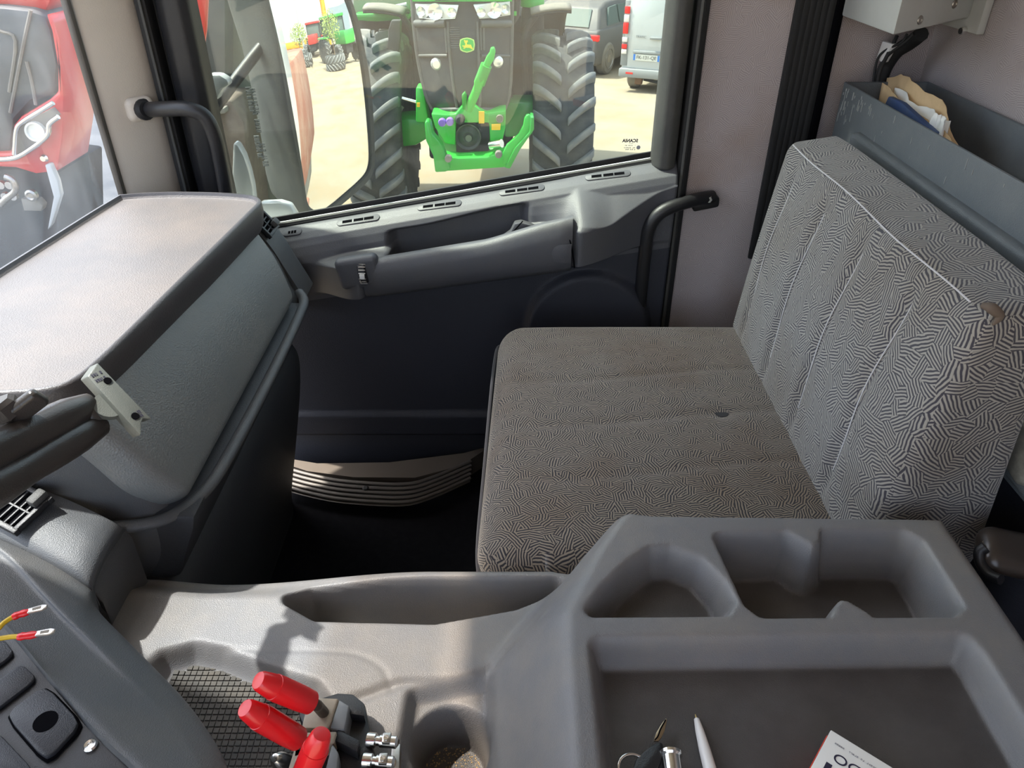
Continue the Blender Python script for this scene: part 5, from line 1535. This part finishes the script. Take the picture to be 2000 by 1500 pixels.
pp_('dark_plate', [(764, 40), (782, 40), (782, 75), (768, 180), (758, 180), (758, 60)], 7.45, 0.1, OM['grille'], 0.01)
box('added_engine_block', (-0.42, 0.9, 0.62), (0.42, 3.6, 1.35), OM['dustdark'], tr, 0.03)  # bulk added to cast more shade on the ground below
box('added_cab_body', (-0.7, 2.6, 1.35), (0.6, 4.4, 3.0), OM['green'], tr, 0.08)  # rear mass, also added for its shade on the ground
# engine side, right of the hood
pp_('filter_housing', [(1000, -10), (1018, -10), (1015, 35), (1000, 55)], 7.2, 0.4, OM['dustdark'], 0.03)
pp_('small_badge', [(1000.5, 22), (1009, 22), (1009, 31), (1000.5, 31)], 7.18, 0.02, OM['bright'], 0.004)
lathe('intake_bowl', [(0, 0.30), (0.075, 0.30), (0.075, 0.24), (0.06, 0.22), (0.11, 0.0), (0.12, -0.2)], OM['dustdark'], tr, 20, frame(tp(1040, 24, 8.1), (0, 0, 1)))
lathe('intake_lid', [(0, 0.10), (0.10, 0.095), (0.115, 0.06), (0.115, 0.0)], OM['bright'], tr, 20, frame(tp(1040, 12, 8.1), (0, 0, 1)))
tube('cab_post', [tp(1055, -20, 8.4), tp(1055, 10, 8.4), tp(1060, 25, 8.4)], 0.03, OM['dustdark'], tr, 8, 3)
WR, WW = 0.83, 0.285
wr_ = wheel(tr, Vector((0.885, 1.15, 0.885 + 0.0)), WR, WW, 22, OM['yellow'])
wheel(tr, Vector((-0.90, 1.15, 0.885)), WR, WW, 22, OM['yellow'])
# mudguards over the front wheels
for sx in (1, -1):
    cxy = Vector((sx * 0.885, 1.15, 0.885))
    for nm, r0_, mm in (('mudguard', 1.075, OM['dustgrey']), ('mudguard_lining', 1.05, OM['dustdark'])):
        gr_ = []
        for a in np.linspace(radians(80), radians(150), 14):
            gr_.append([cxy + Vector((w, -(r0_ + 0.03 * (1 - (w / 0.25) ** 2)) * cos(a), (r0_ + 0.03 * (1 - (w / 0.25) ** 2)) * sin(a))) for w in sx * np.linspace(-0.30, 0.07, 9)])
        solidify(surf(nm, gr_, mm, tr, 70), 0.02, 0)
    tube('mudguard_stay', [cxy + Vector((-sx * 0.32, 0.1, 0.2)), cxy + Vector((-sx * 0.36, 0.0, 0.8)), cxy + Vector((-sx * 0.22, 0.1, 1.04))], 0.03, OM['dustdark'], tr, 8, 4)
tag(tr, 'big green tractor facing the cab, black grille and front hitch', 'tractor')

# ------------------------------------------------------------------ grey hatchback
ca = empty('hatchback_car'); tag(ca, 'dusty dark grey hatchback parked behind the tractor tyre', 'car')
rc = radians(-30)
ca.rotation_euler = (0, 0, rc)
fw = Vector((sin(-rc), cos(rc), 0)); rt = Vector((cos(rc), sin(rc), 0))
wp_ = onG(1166, 143)
ca.location = wp_ - rt * 0.63 - fw * 0.62
side = [(0.0, 0.34), (-0.04, 0.45), (-0.03, 0.62), (0.02, 0.92), (0.12, 0.96), (3.2, 0.92), (4.0, 0.75), (4.15, 0.55), (4.1, 0.25), (0.1, 0.24)]
def carprism(name, sd, hw, m, tp_=1.0, b=0.05):
    bm = bmesh.new(); n = len(sd)
    a = [bm.verts.new((-hw, y, z)) for y, z in sd]; c = [bm.verts.new((hw, y, z)) for y, z in sd]
    bm.faces.new(a); bm.faces.new(c[::-1])
    for i in range(n): bm.faces.new((a[i], c[i], c[(i + 1) % n], a[(i + 1) % n]))
    bmesh.ops.recalc_face_normals(bm, faces=bm.faces)
    if tp_ != 1.0:
        zt_ = max(z for _, z in sd); zb = min(z for _, z in sd)
        for v in bm.verts: v.co.x *= 1 - (1 - tp_) * (v.co.z - zb) / (zt_ - zb)
    bevel(bm, b, 3, 20)
    return bmo(name, bm, m, ca, 60)
carprism('body', side, 0.87, OM['cargrey'], 1.0, 0.06)
carprism('cabin', [(0.06, 0.90), (0.42, 1.33), (0.75, 1.42), (1.5, 1.43), (2.0, 1.36), (2.75, 0.90)], 0.86, OM['cargrey'], 0.78, 0.06)
def quad(name, P, m, th, par, b=0.0): return prism(name, [Vector(p) for p in P], th, m, par, b)
quad('rear_window', [(-0.60, 0.125, 0.975), (0.60, 0.125, 0.975), (0.54, 0.385, 1.29), (-0.54, 0.385, 1.29)], OM['carwin'], (0, -0.02, 0.012), ca)
tube('wiper', [(0.05, 0.02, 1.0), (-0.35, 0.035, 0.99)], 0.012, OM['dustdark'], ca, 6, 0)
for pts in ([(0.80, 0.55, 0.98), (0.80, 1.15, 0.98), (0.735, 1.10, 1.33), (0.735, 0.72, 1.31)], [(0.80, 1.22, 0.98), (0.80, 2.25, 0.98), (0.745, 1.92, 1.31), (0.735, 1.16, 1.33)]):
    quad('side_window', pts, OM['carwin'], (0.045, 0, 0.008), ca)
for s in (-1, 1):
    rbox('tail_light', (0.46, 0.12, 0.13), 0.03, OM['tail'], ca, (3, 2, 2), loc=(s * 0.66, 0.03, 0.80), rot=(0, 0, s * 0.12))
    for y_ in (0.62, 3.25):
        t = lathe('car_wheel', [(0.16, -0.10), (0.29, -0.10), (0.325, -0.07), (0.325, 0.07), (0.29, 0.10), (0.16, 0.10)], OM['dustgrey'], ca, 24, Matrix.Translation((s * 0.80, y_, 0.325)) @ Matrix.Rotation(pi / 2, 4, 'Y'))
        lathe('wheel_rim', [(0, 0.08), (0.05, 0.085), (0.19, 0.06), (0.20, 0.09), (0.21, 0.0)], M['steel'], t, 20, Matrix.Translation((s * 0.82, y_, 0.325)) @ Matrix.Rotation(s * pi / 2, 4, 'Y'))
for k in range(4):
    lathe('badge_ring', [(0.026, 0), (0.036, 0), (0.036, 0.012), (0.026, 0.012)], M['chrome'], ca, 18, frame((-0.075 + k * 0.05, -0.03, 0.76), (0, -1, 0.2)))
rbox('door_mirror', (0.18, 0.10, 0.13), 0.04, OM['cargrey'], ca, (2, 2, 2), loc=(0.92, 2.05, 0.99))
tube('roof_aerial', [(0, 0.75, 1.42), (0, 0.80, 1.50)], 0.012, OM['dustdark'], ca, 6, 0)
quad('rear_bumper', [(-0.86, -0.05, 0.30), (0.86, -0.05, 0.30), (0.86, -0.05, 0.52), (-0.86, -0.05, 0.52)], OM['cargrey'], (0, 0.2, 0), ca, 0.05)

# ------------------------------------------------------------------ white van
va = empty('white_van'); tag(va, 'white panel van seen from behind beside the pillar', 'van')
vp = onG(1222, 169)
rv = radians(-24); va.rotation_euler = (0, 0, rv)
va.location = vp + Vector((cos(rv), sin(rv), 0)) * 0.98 - Vector((-sin(rv), cos(rv), 0)) * 0.55
vs = [(0.0, 0.42), (0.0, 1.25), (0.06, 1.90), (0.18, 1.97), (3.2, 1.97), (4.2, 1.25), (5.0, 1.0), (5.05, 0.4)]
bm = bmesh.new()
a = [bm.verts.new((-0.95, y, z)) for y, z in vs]; c = [bm.verts.new((0.95, y, z)) for y, z in vs]
bm.faces.new(a); bm.faces.new(c[::-1])
for i in range(len(vs)): bm.faces.new((a[i], c[i], c[(i + 1) % len(vs)], a[(i + 1) % len(vs)]))
bmesh.ops.recalc_face_normals(bm, faces=bm.faces)
bevel(bm, 0.05, 3, 20)
bmo('body', bm, OM['white'], va, 60)
for s in (-1, 1):
    d_ = quad('rear_door', [(s * 0.02, -0.012, 0.46), (s * 0.83, -0.012, 0.46), (s * 0.83, -0.012, 1.22), (s * 0.80, 0.03, 1.85), (s * 0.02, 0.03, 1.85)], OM['white'], (0, 0.03, 0), va, 0.012)
    lh = quad('light_housing', [(s * 0.84, -0.02, 0.50), (s * 0.965, -0.02, 0.50), (s * 0.965, 0.03, 1.62), (s * 0.86, 0.03, 1.62)], OM['bumper'], (0, 0.05, 0), va, 0.01)
    for z0, z1, mm in ((1.40, 1.52, 'tail'), (1.26, 1.38, 'tailw'), (1.06, 1.25, 'tail'), (0.92, 1.0, 'tailw'), (0.80, 0.88, 'tail'), (0.71, 0.79, 'tailw')):
        yv = -0.045 + max(0, (z1 - 1.2)) * 0.1
        quad('light_lens', [(s * 0.855, yv, z0), (s * 0.955, yv, z0), (s * 0.955, yv, z1), (s * 0.855, yv, z1)], OM[mm], (0, 0.03, 0), lh, 0.006)
    t = lathe('van_wheel', [(0.16, -0.11), (0.30, -0.11), (0.335, -0.08), (0.335, 0.08), (0.30, 0.11), (0.16, 0.11)], OM['dustgrey'], va, 24, Matrix.Translation((s * 0.80, 0.60, 0.335)) @ Matrix.Rotation(pi / 2, 4, 'Y'))
bp_ = quad('rear_bumper', [(-0.97, -0.09, 0.30), (0.97, -0.09, 0.30), (0.97, -0.09, 0.46), (-0.97, -0.09, 0.46)], OM['bumper'], (0, 0.25, 0), va, 0.03)
quad('bumper_reflector', [(-0.82, -0.10, 0.37), (-0.68, -0.10, 0.37), (-0.68, -0.10, 0.40), (-0.82, -0.10, 0.40)], OM['tail'], (0, 0.03, 0), bp_)
quad('plate_lamp_bar', [(-0.73, -0.04, 0.735), (-0.20, -0.04, 0.735), (-0.20, -0.03, 0.785), (-0.73, -0.03, 0.785)], OM['bumper'], (0, 0.04, 0), va, 0.01)
np_ = quad('number_plate', [(-0.72, -0.025, 0.61), (-0.20, -0.025, 0.61), (-0.20, -0.025, 0.72), (-0.72, -0.025, 0.72)], OM['platebg'], (0, 0.015, 0), va)
for x0 in (-0.715, -0.245):
    quad('plate_band', [(x0, -0.029, 0.612), (x0 + 0.04, -0.029, 0.612), (x0 + 0.04, -0.029, 0.718), (x0, -0.029, 0.718)], OM['plateblue'], (0, 0.01, 0), np_)
mt = Matrix(((1, 0, 0, -0.46), (0, 0, -1, -0.030), (0, 1, 0, 0.665), (0, 0, 0, 1)))
text('plate_text', 'FK-131-QE', 0.085, mat('plate_ink', (0.12, 0.12, 0.12), 0.6), np_, mt, 0.001)
mt = Matrix(((1, 0, 0, -0.60), (0, 0, -1, -0.016), (0, 1, 0, 1.02), (0, 0, 0, 1)))
text('model_badge', 'TRAFIC', 0.06, OM['bumper'], va, mt, 0.002)
quad('door_handle', [(-0.42, -0.05, 0.99), (-0.20, -0.05, 0.99), (-0.20, -0.05, 1.03), (-0.42, -0.05, 1.03)], OM['bumper'], (0, 0.05, 0), va, 0.008)
tube('tow_bar', [(-0.5, 0.1, 0.26), (-0.1, 0.1, 0.22), (0.3, 0.1, 0.26)], 0.03, OM['dustdark'], va, 8, 3)
rbox('tow_socket', (0.14, 0.1, 0.13), 0.02, M['rust'], va, (2, 2, 2), loc=(-0.58, 0.02, 0.24))

# ------------------------------------------------------------------ pale clad building behind
bl_ = empty('clad_building', (5, 24.0, zg(24) - 0.1)); tag(bl_, 'pale vertical ribbed metal shed wall in the far background', 'building')
b0 = bl_.location.copy()
box('wall', (-12, 0, 0), (14, 0.3, 6), OM['clad'], bl_, 0)
pm = None
for k in range(44):
    x = -12 + k * 0.55
    if pm is None:
        o = box('cladding_panel', (0, -0.05, 0), (0.47, 0.02, 6), OM['clad'], bl_, 0.03, 1); pm = o.data
        pb = o.data.copy(); pb.materials.clear(); pb.materials.append(OM['cladblue'])
        pw = pm
    else:
        o = bpy.data.objects.new('cladding_panel', pb if x + b0.x > 2.7 else pw); col.objects.link(o); o.parent = bl_
    o.location = (x, 0, 0)
dx0 = aY(1127, 5, 23.9).x - b0.x; dx1 = aY(1145, 5, 23.9).x - b0.x
dd = quad('door', [(dx0, -0.12, 0), (dx1, -0.12, 0), (dx1, -0.12, 2.2), (dx0, -0.12, 2.2)], OM['dustdark'], (0, 0.05, 0), bl_)
for xx in (dx0 - 0.08, dx1):
    quad('door_post', [(xx, -0.16, 0), (xx + 0.09, -0.16, 0), (xx + 0.09, -0.16, 2.3), (xx, -0.16, 2.3)], OM['platebg'], (0, 0.1, 0), dd)

# ------------------------------------------------------------------ red machine seen through the windscreen
YR = 5.6
rm = empty('red_tractor', Vector((aY(20, 300, YR).x, YR + 0.2, zg(YR)))); tag(rm, 'red tractor with black hood seen through the windscreen', 'tractor')
m0 = rm.location.copy()
def mp(px, py, y=YR): return aY(px, py, y) - m0
def mpp(name, pts, y, th, m, b=0.01, par=rm): return prism(name, [mp(px, py, y) for px, py in pts], (0, th, 0), m, par, b)
mpp('black_hood', [(-200, 8), (0, 12), (55, 18), (88, 28), (100, 60), (112, 130), (108, 185), (60, 200), (28, 235), (20, 300), (-200, 310)], YR, 1.4, mat('hood_black', (0.06, 0.065, 0.07), 0.45, var=(3, (0.14, 0.14, 0.14), 0.6)), 0.06)
for pts in ([(0, 60), (30, 80), (18, 180)], [(60, 20), (45, 90), (20, 220)], [(52, 120), (62, 160), (70, 205)]):
    tube('hood_crease', [mp(px, py, YR - 0.01) for px, py in pts], 0.012, OM['dustgrey'], rm, 6, 4)
mpp('red_roof', [(-200, -80), (110, -80), (98, 5), (88, 26), (50, 17), (0, 11), (-200, 8)], YR + 0.1, 1.2, OM['redpaint'], 0.03)
mpp('red_frame', [(88, 26), (104, 40), (116, 75), (120, 130), (124, 190), (122, 260), (112, 335), (70, 340), (30, 328), (-100, 322), (-100, 300), (20, 300), (26, 245), (40, 228), (95, 195), (112, 180), (112, 130), (100, 60)], YR - 0.05, 0.5, OM['redpaint'], 0.02)
mpp('lamp_recess', [(30, 300), (34, 252), (46, 240), (100, 212), (112, 226), (94, 245), (94, 262), (60, 288), (40, 305)], YR - 0.10, 0.08, OM['dustgrey'], 0.005)
tube('chrome_strip', [mp(px, py, YR - 0.13) for px, py in ((28, 302), (32, 255), (45, 238), (80, 216), (104, 201))], 0.016, M['chrome'], rm, 8, 4)
tube('chrome_strip', [mp(px, py, YR - 0.13) for px, py in ((-10, 312), (30, 308), (62, 290), (92, 265), (96, 243), (114, 228))], 0.018, M['chrome'], rm, 8, 4)
lathe('head_lamp', [(0, 0.03), (0.05, 0.03), (0.055, 0.045), (0.068, 0.045), (0.072, 0)], OM['lens'], rm, 24, frame(mp(73, 256, YR - 0.10), (0.1, -1, 0.1)))
lathe('small_lamp', [(0, 0.02), (0.02, 0.02), (0.03, 0)], M['chrome'], rm, 16, frame(mp(86, 309, YR - 0.06), (0, -1, 0)))
mpp('under_block', [(-150, 325), (30, 330), (110, 340), (118, 470), (60, 560), (-150, 600)], YR + 0.15, 0.8, OM['dustdark'], 0.03)
mpp('grey_bracket', [(40, 388), (72, 390), (83, 402), (80, 413), (46, 412)], YR - 0.05, 0.08, OM['dustgrey'], 0.01)
lathe('bracket_eye', [(0.02, 0.03), (0.03, 0.04), (0.045, 0.03), (0.045, 0)], M['steel'], rm, 16, frame(mp(64, 380, YR - 0.05), (0, -1, 0)))
mpp('white_strut', [(87, 322), (97, 320), (112, 355), (118, 382), (100, 440), (92, 450), (104, 385)], YR - 0.1, 0.06, OM['white'], 0.01)
tube('hose', [mp(px, py, YR - 0.05) for px, py in ((10, 345), (25, 352), (30, 372), (12, 388), (0, 400))], 0.025, M['steel'], rm, 8, 4)
for k in range(4):
    lathe('coupling', [(0, 0.03), (0.03, 0.03), (0.035, 0)], M['chrome'], rm, 10, frame(mp(5 + k * 8, 360 + (k % 2) * 22, YR - 0.02), (0, -1, 0)))
# red banner-like panel and brown machine further right
fl = prism('red_cover', [aY(px, py, 4.4) for px, py in ((362, -60), (408, -60), (402, 0), (399, 60), (392, 112), (386, 100), (374, 50))], (0, 0.06, 0), OM['redpaint'], None, 0.01)
tag(fl, 'red machine cover hanging beyond the window frame', 'cover')
imp = empty('dark_implement', Vector((aY(450, 300, 6.2).x, 6.4, zg(6.4)))); tag(imp, 'brown dusty implement standing beyond the mirror', 'implement')
i0 = imp.location.copy()
mb_ = mat('brown_dusty', (0.10, 0.075, 0.055), 0.9, var=(4, (0.2, 0.16, 0.12), 0.8))
prism('frame', [aY(px, py, 6.2) - i0 for px, py in ((404, 198), (450, 196), (476, 240), (482, 300), (500, 470), (400, 470))], (0, 0.5, 0), mb_, imp, 0.02)
prism('step', [aY(px, py, 6.1) - i0 for px, py in ((412, 216), (438, 211), (440, 222), (413, 226))], (0, 0.1, 0), OM['dustgrey'], imp, 0.01)
prism('panel', [aY(px, py, 6.6) - i0 for px, py in ((385, -40), (440, -40), (440, 200), (395, 200))], (0, 0.3, 0), OM['hooddark'], imp, 0.02)
prism('panel', [aY(px, py, 6.8) - i0 for px, py in ((436, -40), (560, -40), (560, 420), (436, 420))], (0, 0.3, 0), mat('green_grey', (0.14, 0.15, 0.11), 0.8), imp, 0.02)

# ================================================================== truck's own mirror
PM = aY(640, 200, 1.8); NM = Vector((0.78, -0.62, 0.02)).normalized(); RM_ = 2.5
CM = PM - NM * RM_
def onM(px, py):
    d = ray(px, py).normalized(); oc = EYE - CM
    b = oc.dot(d); c = oc.dot(oc) - RM_ * RM_
    return EYE + d * (-b - math.sqrt(b * b - c))
def refl(px, py):
    p = onM(px, py); d = ray(px, py).normalized(); n = (p - CM) / RM_
    return p, d - n * (2 * d.dot(n))
def rG(px, py):
    p, r = refl(px, py); s = (-1.3625 - 0.045 * p.y - p.z) / (r.z + 0.045 * r.y); return p + r * s
mi = empty('door_mirror', PM); tag(mi, 'big black outside mirror seen through the door window', 'mirror')
I0 = mi.location.copy()
go = [(505, -70), (523, 0), (545, 90), (562, 170), (578, 260), (590, 340), (597, 388), (606, 405), (620, 411), (640, 405), (680, 372), (708, 346), (719, 328), (722, 300), (718, 240), (711, 170), (700, 95), (688, 40), (672, -5), (650, -45), (610, -75), (550, -90)]
gp = [Vector(onM(px, py)) for px, py in catmull([Vector((x, y, 0)) for x, y in go] + [Vector((*go[0], 0))], 3)[:-1] for px, py in [(px, py)]] if False else [onM(v.x, v.y) for v in catmull([Vector((x, y, 0)) for x, y in go] + [Vector((*go[0], 0))], 3)[:-1]]
cen = sum(gp, Vector()) / len(gp)
# glass: rings from the outline to the centre, all on the sphere
n = len(gp); V = []; Fc = []
for k in range(7):
    for p in gp:
        q_ = cen + (p - cen) * (1 - k / 7)
        V.append(CM + (q_ - CM).normalized() * RM_ - I0)
for k in range(6):
    for j in range(n): Fc.append((k * n + j, k * n + (j + 1) % n, (k + 1) * n + (j + 1) % n, (k + 1) * n + j))
V.append(CM + (cen - CM).normalized() * RM_ - I0)
for j in range(n): Fc.append((6 * n + j, 6 * n + (j + 1) % n, 7 * n))
pyd('mirror_glass', V, Fc, M['mirror'], mi, 180)
# surround and shell
def ringpts(scale_off, back):
    return [p + (p - cen).normalized() * scale_off - NM * back - I0 for p in gp]
lv_ = [(0.0005, -0.001), (0.003, -0.006), (0.015, -0.007), (0.020, 0.0), (0.021, 0.03), (0.018, 0.09), (0.0, 0.14), (-0.03, 0.165)]
Rg = [ringpts(a, b) for a, b in lv_]
V = [p for r in Rg for p in r]; Fc = []
for k in range(len(Rg) - 1):
    for j in range(n): Fc.append((k * n + j, k * n + (j + 1) % n, (k + 1) * n + (j + 1) % n, (k + 1) * n + j))
Fc.append(tuple((len(Rg) - 1) * n + j for j in range(n)))
mh = mat('mirror_housing', (0.035, 0.038, 0.036), 0.6, grain=(300, 0.2), var=(20, (0.06, 0.06, 0.05), 0.6))
pyd('housing', V, Fc, mh, mi, 50)
# raised lettering down the inner side of the housing
def hs(px, py):   # point on the housing side near the glass edge
    return px, py
lg = mat('letter_grey', (0.11, 0.115, 0.11), 0.6)
for k_, (px, py, n_, w_, h_) in enumerate(((486, 182, 4, 0.026, 0.011), (495, 184, 4, 0.026, 0.011), (491, 208, 4, 0.026, 0.011), (499, 210, 4, 0.028, 0.013), (503, 243, 7, 0.055, 0.011), (505, 288, 8, 0.055, 0.012), (515, 300, 9, 0.062, 0.013))):
    lp = aY(px, py, 1.755)
    xx = (aY(px + 12, py + 60, 1.755) - lp).normalized(); zz = Vector((0.35, -0.93, 0)); zz = (zz - xx * zz.dot(xx)).normalized(); yy = zz.cross(xx)
    mt = Matrix((xx, yy, zz)).transposed().to_4x4(); mt.translation = lp - I0
    marks('raised_lettering', n_, w_, h_, lg, mi, mt, k_ + 60, 0.003)
tube('mirror_arm', [aY(412, 222, 1.62) - I0, aY(450, 170, 1.66) - I0, aY(500, 105, 1.74) - I0, aY(545, 50, 1.80) - I0], 0.012, M['black'], mi, 10, 4)
tube('mirror_arm', [aY(560, -40, 1.86) - I0, aY(480, -80, 1.74) - I0, aY(420, -120, 1.62) - I0], 0.022, M['black'], mi, 10, 4)
# white corner fairing pieces of the cab outside the door
cf = empty('corner_fairing', aY(440, 300, 1.60)); tag(cf, 'white painted cab corner fairing outside the door', 'fairing')
f0 = cf.location.copy()
for pts in ([(392, 150), (410, 146), (428, 146), (443, 155), (448, 166), (436, 174), (428, 186), (424, 197), (400, 190)], [(455, 279), (464, 284), (476, 305), (486, 335), (493, 365), (497, 400), (462, 400), (453, 340)], [(505, 398), (545, 396), (566, 402), (582, 428), (540, 445), (505, 420)]):
    prism('fairing_panel', [aY(px, py, 1.60) - f0 for px, py in pts], (0, 0.03, 0), OM['white'], cf, 0.006)

# ================================================================== what the mirror shows behind the truck
def at_mirror(px, py): 
    p = rG(px, py); return p
# truck's own rust red superstructure behind the cab
ts_ = empty('truck_superstructure', (2.6, 0.9, -0.9)); tag(ts_, 'rust red truck superstructure reflected beside the white cab', 'superstructure')
t0 = ts_.location.copy()
box('side_box', Vector((1.5, 0.2, -0.35)) - t0, Vector((3.6, 1.50, 0.75)) - t0, OM['rustred'], ts_, 0.03)
box('grey_rack', Vector((1.6, 0.3, -0.75)) - t0, Vector((3.2, 1.46, -0.36)) - t0, OM['dustgrey'], ts_, 0.05)
box('lower_box', Vector((1.2, 0.2, -1.15)) - t0, Vector((2.6, 1.48, -0.78)) - t0, OM['rustred'], ts_, 0.03)
# far shed
p1 = rG(640, 104)
xs_ = 62.0
sd = empty('far_shed', (xs_, 8, zg(8))); tag(sd, 'long pale shed with sloping roof edge in the mirror', 'building')
prism('shed_wall', [Vector((0, -30, 0)), Vector((0, 40, 0)), Vector((0, 40, 6.0)), Vector((0, -30, 10.0))], (6, 0, 0), OM['clad'], sd, 0)
prism('roof_edge', [Vector((-0.4, -30, 9.4)), Vector((-0.4, 40, 5.6)), Vector((-0.4, 40, 6.6)), Vector((-0.4, -30, 10.8))], (6, 0, 0), OM['cladblue'], sd, 0)
prism('shed_door', [Vector((-0.2, -3.5, 0)), Vector((-0.2, 0.2, 0)), Vector((-0.2, 0.2, 5)), Vector((-0.2, -3.5, 5))], (0.2, 0, 0), mat('shed_door_grey', (0.2, 0.24, 0.28), 0.6), sd, 0)

def simple_tractor(loc, rz, body, rimm, label, sc_=1.0, cabm=OM['carwin']):
    t = empty('tractor', loc, rz); tag(t, label, 'tractor')
    t.scale = (sc_, sc_, sc_)
    box('hood', (-0.45, -2.6, 1.15), (0.45, -0.6, 1.95), body, t, 0.08)
    box('chassis', (-0.35, -2.4, 0.6), (0.35, 1.2, 1.15), OM['dustdark'], t, 0.03)
    cb_ = box('cab_window', (-0.75, -0.6, 1.55), (0.75, 0.95, 2.8), cabm, t, 0.05)
    for sx in (-1, 1):
        for y_ in (-0.62, 0.15, 0.92): tube('cab_post', [(sx * 0.77, y_, 1.5), (sx * 0.75, y_, 2.85)], 0.045, OM['dustdark'], t, 6, 0)
    box('cab_roof', (-0.85, -0.75, 2.8), (0.85, 1.05, 3.0), body, t, 0.06)
    for sx in (-1, 1):
        box('mudguard', (sx * 0.95 - 0.3, -0.2, 1.6), (sx * 0.95 + 0.3, 1.3, 1.72), body, t, 0.05)
        wheel(t, Vector((sx * 0.95, 0.6, 0.88)), 0.84, 0.27, 18, rimm)
        wheel(t, Vector((sx * 0.9, -1.9, 0.62)), 0.57, 0.2, 14, rimm)
    return t
pt_ = rG(662, 121)
simple_tractor(pt_, radians(-115), OM['green'], OM['yellow'], 'green tractor with yellow wheels reflected in the mirror')
pr_ = rG(622, 108)
simple_tractor(pr_, radians(-80), OM['redpaint'], OM['dustgrey'], 'red tractor standing farther back in the mirror', 0.95)
# lamp post, orange trailer and loader, planters made of tyres
lp = rG(597, 108)
tag(tube('lamp_post', [lp, lp + Vector((0, 0, 6)), lp + Vector((0, 0, 11))], [0.12, 0.10, 0.07], OM['clad'], None, 10, 0), 'tall pale lamp post reflected in the mirror', 'lamp post')
ot = rG(592, 106)
og = empty('orange_trailer', ot, radians(90)); tag(og, 'low orange trailer in front of the shed in the mirror', 'trailer')
box('load_bed', (-2.6, -0.6, 0.7), (2.6, 0.6, 1.3), OM['orange'], og, 0.05)
for x in (-1.6, -0.6, 1.6): lathe('trailer_wheel', [(0.1, -0.12), (0.4, -0.12), (0.42, 0.12), (0.1, 0.12)], OM['tyre'], og, 18, Matrix.Translation((x, -0.5, 0.42)) @ Matrix.Rotation(pi / 2, 4, 'X'))
ol_ = rG(642, 112)
oc_ = empty('orange_loader', ol_ + Vector((3, 0.3, 0))); tag(oc_, 'raised orange loader arm above the tractors in the mirror', 'loader')
tube('loader_mast', [(0, 0, 0), (0, 0.1, 3.5), (0, 0.25, 6.2)], 0.28, OM['orange'], oc_, 8, 0)
rbox('loader_head', (0.8, 1.6, 1.1), 0.2, OM['orange'], oc_, (2, 2, 2), loc=(0, -0.3, 6.6))
rng = random.Random(11)
def planter(px, py, h, label, R=0.75, W=0.42, bush=True):
    p = rG(px, py)
    e = empty('tyre_planter', p); tag(e, label, 'planter')
    mm = Matrix.Identity(4)
    t = lathe('tyre', [(R * 0.55, 0.02), (R * 0.9, 0.02), (R, 0.1), (R, 2 * W - 0.1), (R * 0.9, 2 * W), (R * 0.55, 2 * W), (R * 0.5, W)], OM['tyre'], e, 30, mm, 50)
    for s in (-1, 1):
        lm = lugmesh(s, R, W * 0.95, 0.5, 6, 0.06, 0.05)
        for k in range(16):
            l = bpy.data.objects.new('lug', lm); col.objects.link(l); l.parent = t
            l.matrix_local = Matrix.Translation((0, 0, W)) @ Matrix.Rotation(2 * pi * (k + (0.5 if s > 0 else 0)) / 16, 4, 'Z')
    lathe('soil', [(0, 2 * W - 0.06), (R * 0.7, 2 * W - 0.1)], mat('soil', (0.3, 0.2, 0.12), 0.9), e, 20)
    if bush:
        b = empty('young_tree', p + Vector((0, 0, 2 * W - 0.08))); tag(b, label.replace('tractor tyre planter', 'young bushy tree growing in the tyre planter'), 'tree')
        tube('stem', [(0, 0, 0), (0.03, 0, h * 0.5), (0, 0, h)], 0.03, mat('bark', (0.16, 0.11, 0.07), 0.9), b, 6, 0)
        bm = bmesh.new()
        for k in range(700):
            v = Vector((rng.gauss(0, 1), rng.gauss(0, 1), rng.gauss(0, 1))).normalized() * (rng.random() ** 0.4)
            c = Vector((v.x * 0.75, v.y * 0.75, h * 0.72 + v.z * h * 0.42))
            s = rng.uniform(0.04, 0.09)
            u = Vector((rng.gauss(0, 1), rng.gauss(0, 1), rng.gauss(0, 1))).normalized(); w = u.orthogonal().normalized()
            bm.faces.new([bm.verts.new(c + u * s), bm.verts.new(c + w * s * 0.5), bm.verts.new(c - u * s), bm.verts.new(c - w * s * 0.5)])
        o = bmo('foliage', bm, OM['leaf'], b); o['kind'] = 'stuff'
planter(657, 136, 2.2, 'tractor tyre planter nearest in the mirror')
planter(595, 130, 1.8, 'tractor tyre planter left in the mirror')
